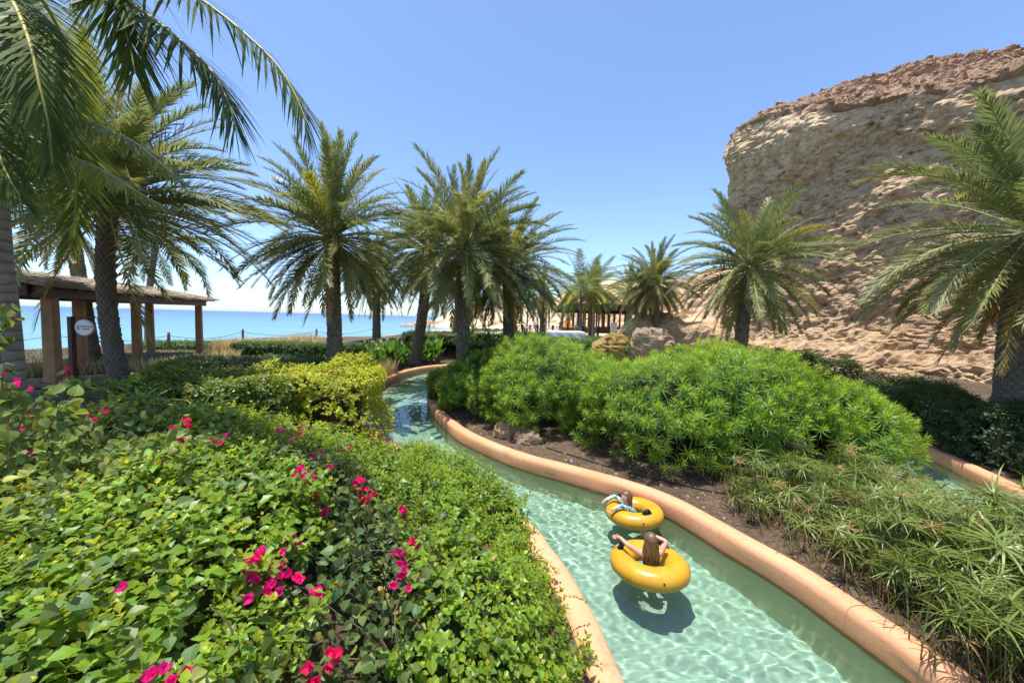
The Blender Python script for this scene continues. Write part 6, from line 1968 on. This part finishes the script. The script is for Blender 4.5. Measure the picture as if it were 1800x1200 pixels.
def head_arrays(c, r, yaw, pitch=0.0):
    """head with brow, nose, chin; faces local -Y turned by yaw"""
    n, m = 28, 20
    u = np.linspace(0, np.pi, m); v = np.linspace(0, 2 * np.pi, n, endpoint=False)
    U, Vv = np.meshgrid(u, v, indexing='ij')
    P = np.stack([np.sin(U) * np.cos(Vv), np.sin(U) * np.sin(Vv), np.cos(U)], -1)
    P = P * np.array([0.80, 0.95, 1.12])
    z = P[..., 2]; front = np.clip(-P[..., 1], 0, 1)
    P[..., 0] *= 1 - 0.28 * sstep(-0.2, -1.0, z)
    P[..., 1] += 0.16 * sstep(-0.3, -1.0, z) * (P[..., 1] > 0)
    nose = np.exp(-((P[..., 0] / 0.13) ** 2 + ((z + 0.18) / 0.2) ** 2)) * (front > 0.4)
    P[..., 1] -= 0.24 * nose
    eye = sum(np.exp(-(((P[..., 0] - s * 0.32) / 0.16) ** 2 + ((z - 0.05) / 0.12) ** 2)) for s in (-1, 1)) * (front > 0.3)
    P[..., 1] += 0.10 * eye
    mouth = np.exp(-((P[..., 0] / 0.26) ** 2 + ((z + 0.52) / 0.07) ** 2)) * (front > 0.3)
    P[..., 1] += 0.05 * mouth
    P = P * r
    Rm = np.array(Matrix.Rotation(yaw, 3, 'Z') @ Matrix.Rotation(pitch, 3, 'X'))
    P = P.reshape(-1, 3) @ Rm.T + np.array(c)
    i = np.arange(m - 1)[:, None]; j = np.arange(n)[None]
    Q = np.stack([i * n + j, (i + 1) * n + j, (i + 1) * n + (j + 1) % n, i * n + (j + 1) % n], -1).reshape(-1, 4)
    return P, Q

def hand_joints(J, E, wrist, d, side, pre, k=0.75):
    """palm and five bent fingers from a wrist: d forward, side across, thumb on +side"""
    d = norm(np.array(d, float)); s = norm(np.array(side, float)); n_ = np.cross(d, s)
    w = np.array(wrist, float)
    J[pre + 'palm'] = (w + d * 0.045 * k, 0.020 * k); E.append((pre + 'wrist', pre + 'palm'))
    for i, (off, L) in enumerate(((0.026, 0.066), (0.009, 0.075), (-0.008, 0.070), (-0.025, 0.055))):
        a = w + d * 0.075 * k + s * off * k; b = a + (d * 0.8 - n_ * 0.35) * L * 0.5 * k; c_ = b + (d * 0.45 - n_ * 0.85) * L * 0.5 * k
        J[f'{pre}f{i}a'] = (a, 0.0095 * k); J[f'{pre}f{i}b'] = (b, 0.0085 * k); J[f'{pre}f{i}c'] = (c_, 0.0070 * k)
        E += [(pre + 'palm', f'{pre}f{i}a'), (f'{pre}f{i}a', f'{pre}f{i}b'), (f'{pre}f{i}b', f'{pre}f{i}c')]
    a = w + d * 0.03 * k + s * 0.032 * k; b = a + (d * 0.6 + s * 0.6 - n_ * 0.2) * 0.035 * k
    J[pre + 't1'] = (a, 0.010 * k); J[pre + 't2'] = (b, 0.008 * k); E += [(pre + 'palm', pre + 't1'), (pre + 't1', pre + 't2')]

def hair_arrays(c, r, yaw, length, wave=0.02, back=1.0, seed=0, n=34, flare=-0.35):
    """long hair: a cap over the skull continued down the back as locks"""
    rs_ = np.random.default_rng(seed)
    Vs, Fs, o = [], [], 0
    # cap
    nu, nv = 26, 12
    az = np.linspace(R_(-30), R_(210), nu)         # round the back, open at the face (-Y)
    el = np.linspace(R_(92), R_(-25), nv)
    A, Ee = np.meshgrid(az, el, indexing='ij')
    k = 1.09 + 0.02 * np.sin(A * 23)
    P = np.stack([np.cos(A) * np.cos(Ee) * 0.84 * k, np.sin(A) * np.cos(Ee) * 1.0 * k, np.sin(Ee) * 1.14 * k], -1) * r
    Vs.append(P.reshape(-1, 3)); Fs.append(grid_faces(nu, nv)); o += nu * nv
    # front cap over the brow
    az = np.linspace(R_(205), R_(335), 16); el = np.linspace(R_(92), R_(38), 7)
    A, Ee = np.meshgrid(az, el, indexing='ij')
    P = np.stack([np.cos(A) * np.cos(Ee) * 0.84, np.sin(A) * np.cos(Ee), np.sin(Ee) * 1.14], -1) * r * 1.09
    Vs.append(P.reshape(-1, 3)); Fs.append(grid_faces(16, 7) + o); o += 16 * 7
    for q in range(n):
        a = R_(5 + 170 * (q + 0.5) / n) + rs_.normal(0, 0.05)
        L = length * rs_.uniform(0.8, 1.05)
        p = np.array([math.cos(a) * 0.86 * r, math.sin(a) * 1.02 * r, -0.05 * r])
        pts = [p + np.array([0, 0, 0.4 * r])]
        for s in np.linspace(0, 1, 7):
            pts.append(np.array([p[0] * (1 + flare * math.sin(s * 2.2)) + wave * math.sin(s * 5 + q) * s, p[1] * (1 - 0.12 * s) + 0.015 * s * back, p[2] - L * s]))
        v, qd, t_ = tube_arrays(np.array(pts), np.array([0.012, 0.016, 0.017, 0.016, 0.015, 0.012, 0.008, 0.002]) * (r / 0.1), 5, False)
        Vs.append(v); Fs.append(qd + o); o += len(v)
    V = np.concatenate(Vs)
    Rm = np.array(Matrix.Rotation(yaw, 3, 'Z'))
    return V @ Rm.T + np.array(c), np.concatenate(Fs)

# child in the nearer ring: seen from behind, elbows out, hands laced behind the head
ox, oy, oz = ring1.location
p1 = thing('person', 'child with long brown hair sitting in the nearer swim ring, elbows raised', 'person', (ox, oy - 0.02, -0.03))
p1.scale = (1.1, 1.1, 1.1)
W_ = lambda x, y, z: np.array((x, y, z))
J, E = {}, []
J['pelvis'] = (W_(0, 0.0, -0.12), 0.095); J['waist'] = (W_(0, 0.0, 0.02), 0.082); J['chest'] = (W_(0, 0.01, 0.16), (0.105, 0.08)); J['upper'] = (W_(0, 0.02, 0.26), (0.09, 0.07)); J['neck'] = (W_(0, 0.015, 0.325), 0.038); J['skull'] = (W_(0, 0.005, 0.40), 0.06)
E += [('pelvis', 'waist'), ('waist', 'chest'), ('chest', 'upper'), ('upper', 'neck'), ('neck', 'skull')]
for s, n_ in ((-1, 'l'), (1, 'r')):
    J[n_ + 'sh'] = (W_(s * 0.135, 0.02, 0.26), 0.044)
    if s < 0:
        J[n_ + 'el'] = (W_(-0.27, -0.02 + 0.06, 0.34), 0.030); J[n_ + 'wrist'] = (W_(-0.33, 0.17, 0.36), 0.022)
    else:
        J[n_ + 'el'] = (W_(0.225, 0.06, 0.385), 0.031); J[n_ + 'wrist'] = (W_(0.09, 0.16, 0.40), 0.022)
    E += [('upper', n_ + 'sh'), (n_ + 'sh', n_ + 'el'), (n_ + 'el', n_ + 'wrist')]
    hand_joints(J, E, J[n_ + 'wrist'][0], (-0.7, 0.5, -0.3) if s < 0 else (-0.9, -0.2, 0.1), (0, 0.5, 0.8), n_)
    J[n_ + 'hip'] = (W_(s * 0.07, 0.03, -0.15), 0.07); J[n_ + 'knee'] = (W_(s * 0.09, 0.24, -0.24), 0.048); J[n_ + 'ank'] = (W_(s * 0.10, 0.30, -0.50), 0.032); J[n_ + 'toe'] = (W_(s * 0.11, 0.40, -0.54), 0.022)
    E += [('pelvis', n_ + 'hip'), (n_ + 'hip', n_ + 'knee'), (n_ + 'knee', n_ + 'ank'), (n_ + 'ank', n_ + 'toe')]
b1 = skin_body('body', J, E, p1, M_skin)
hv = head_arrays((0, 0.0, 0.425), 0.082, math.pi)
merge_mesh(b1, [hv], [0])
v, f = hair_arrays((0, -0.005, 0.43), 0.085, math.pi, 0.31, seed=2, n=44, flare=0.25)
put('hair', make_mesh('hair', v, f, M_hair, True), p1)

# child in the farther ring: leaning over its left rim, arms hanging out over the tube
ox2, oy2, oz2 = ring2.location
p2 = thing('person', 'child in teal patterned sleeves leaning over the farther swim ring', 'person', (ox2 + 0.03, oy2, -0.06))
p2.scale = (1.03, 1.03, 1.03)
J, E = {}, []
J['pelvis'] = (W_(0.10, 0.02, -0.10), 0.095); J['waist'] = (W_(0.02, 0.01, 0.04), 0.085); J['chest'] = (W_(-0.08, 0.0, 0.17), 0.092); J['upper'] = (W_(-0.15, 0.0, 0.245), 0.075); J['neck'] = (W_(-0.155, -0.01, 0.315), 0.038); J['skull'] = (W_(-0.165, -0.01, 0.38), 0.055)
E += [('pelvis', 'waist'), ('waist', 'chest'), ('chest', 'upper'), ('upper', 'neck'), ('neck', 'skull')]
for s, n_ in ((-1, 'l'), (1, 'r')):
    J[n_ + 'sh'] = (W_(-0.16, s * 0.115, 0.262), 0.045)
    if s > 0:
        J[n_ + 'el'] = (W_(-0.33, 0.16, 0.355), 0.036); J[n_ + 'wrist'] = (W_(-0.50, 0.10, 0.30), 0.026)
    else:
        J[n_ + 'el'] = (W_(-0.29, -0.17, 0.352), 0.036); J[n_ + 'wrist'] = (W_(-0.445, -0.20, 0.30), 0.026)
    E += [('upper', n_ + 'sh'), (n_ + 'sh', n_ + 'el'), (n_ + 'el', n_ + 'wrist')]
    hand_joints(J, E, J[n_ + 'wrist'][0], (-0.75, 0.0, -0.6), (0, -s, 0.1), n_)
    J[n_ + 'hip'] = (W_(0.12, s * 0.07, -0.14), 0.07); J[n_ + 'knee'] = (W_(0.12, s * 0.08, -0.40), 0.048); J[n_ + 'ank'] = (W_(0.20, s * 0.08, -0.68), 0.032); J[n_ + 'toe'] = (W_(0.12, s * 0.09, -0.73), 0.022)
    E += [('pelvis', n_ + 'hip'), (n_ + 'hip', n_ + 'knee'), (n_ + 'knee', n_ + 'ank'), (n_ + 'ank', n_ + 'toe')]
b2 = skin_body('body', J, E, p2, M_skin)
b2.data.materials.append(M_teal)
co = np.empty(len(b2.data.vertices) * 3); b2.data.vertices.foreach_get('co', co); co = co.reshape(-1, 3)
mi = np.zeros(len(b2.data.polygons), np.int32)
for pl in b2.data.polygons:
    c_ = co[list(pl.vertices)].mean(0)
    if -0.05 < c_[2] and c_[0] > -0.47 and not (c_[2] > 0.30 and abs(c_[1]) < 0.07) and not (c_[1] < -0.1 and c_[0] < -0.425): mi[pl.index] = 1
b2.data.polygons.foreach_set('material_index', mi)
hv = head_arrays((-0.175, -0.01, 0.415), 0.088, R_(-70), 0.0)
merge_mesh(b2, [hv], [0])
v, f = hair_arrays((-0.17, -0.01, 0.42), 0.09, R_(-70), 0.20, seed=5, n=30)
put('hair', make_mesh('hair', v, f, M_hair, True), p2)

# far stroller on the beach
fp = thing('person', 'small dark figure standing on the beach behind the tan grass', 'person', (-22.2, 38.5, gz(-22.2, 38.5)))
J = {'pelvis': (W_(0, 0, 0.88), 0.14), 'chest': (W_(0, 0, 1.22), 0.16), 'neck': (W_(0, 0, 1.42), 0.06), 'head': (W_(0, 0, 1.58), 0.105)}
E = [('pelvis', 'chest'), ('chest', 'neck'), ('neck', 'head')]
for s, n_ in ((-1, 'l'), (1, 'r')):
    J[n_ + 'sh'] = (W_(s * 0.19, 0, 1.34), 0.06); J[n_ + 'el'] = (W_(s * 0.25, 0, 1.06), 0.045); J[n_ + 'wr'] = (W_(s * 0.22, -0.1, 0.82), 0.035)
    J[n_ + 'hip'] = (W_(s * 0.1, 0, 0.82), 0.09); J[n_ + 'kn'] = (W_(s * 0.1, 0, 0.45), 0.06); J[n_ + 'an'] = (W_(s * 0.1, 0, 0.06), 0.045)
    E += [('chest', n_ + 'sh'), (n_ + 'sh', n_ + 'el'), (n_ + 'el', n_ + 'wr'), ('pelvis', n_ + 'hip'), (n_ + 'hip', n_ + 'kn'), (n_ + 'kn', n_ + 'an')]
skin_body('body', J, E, fp, plain_mat('dark_clothes', (0.035, 0.035, 0.045), 0.8, 0.1), 1)
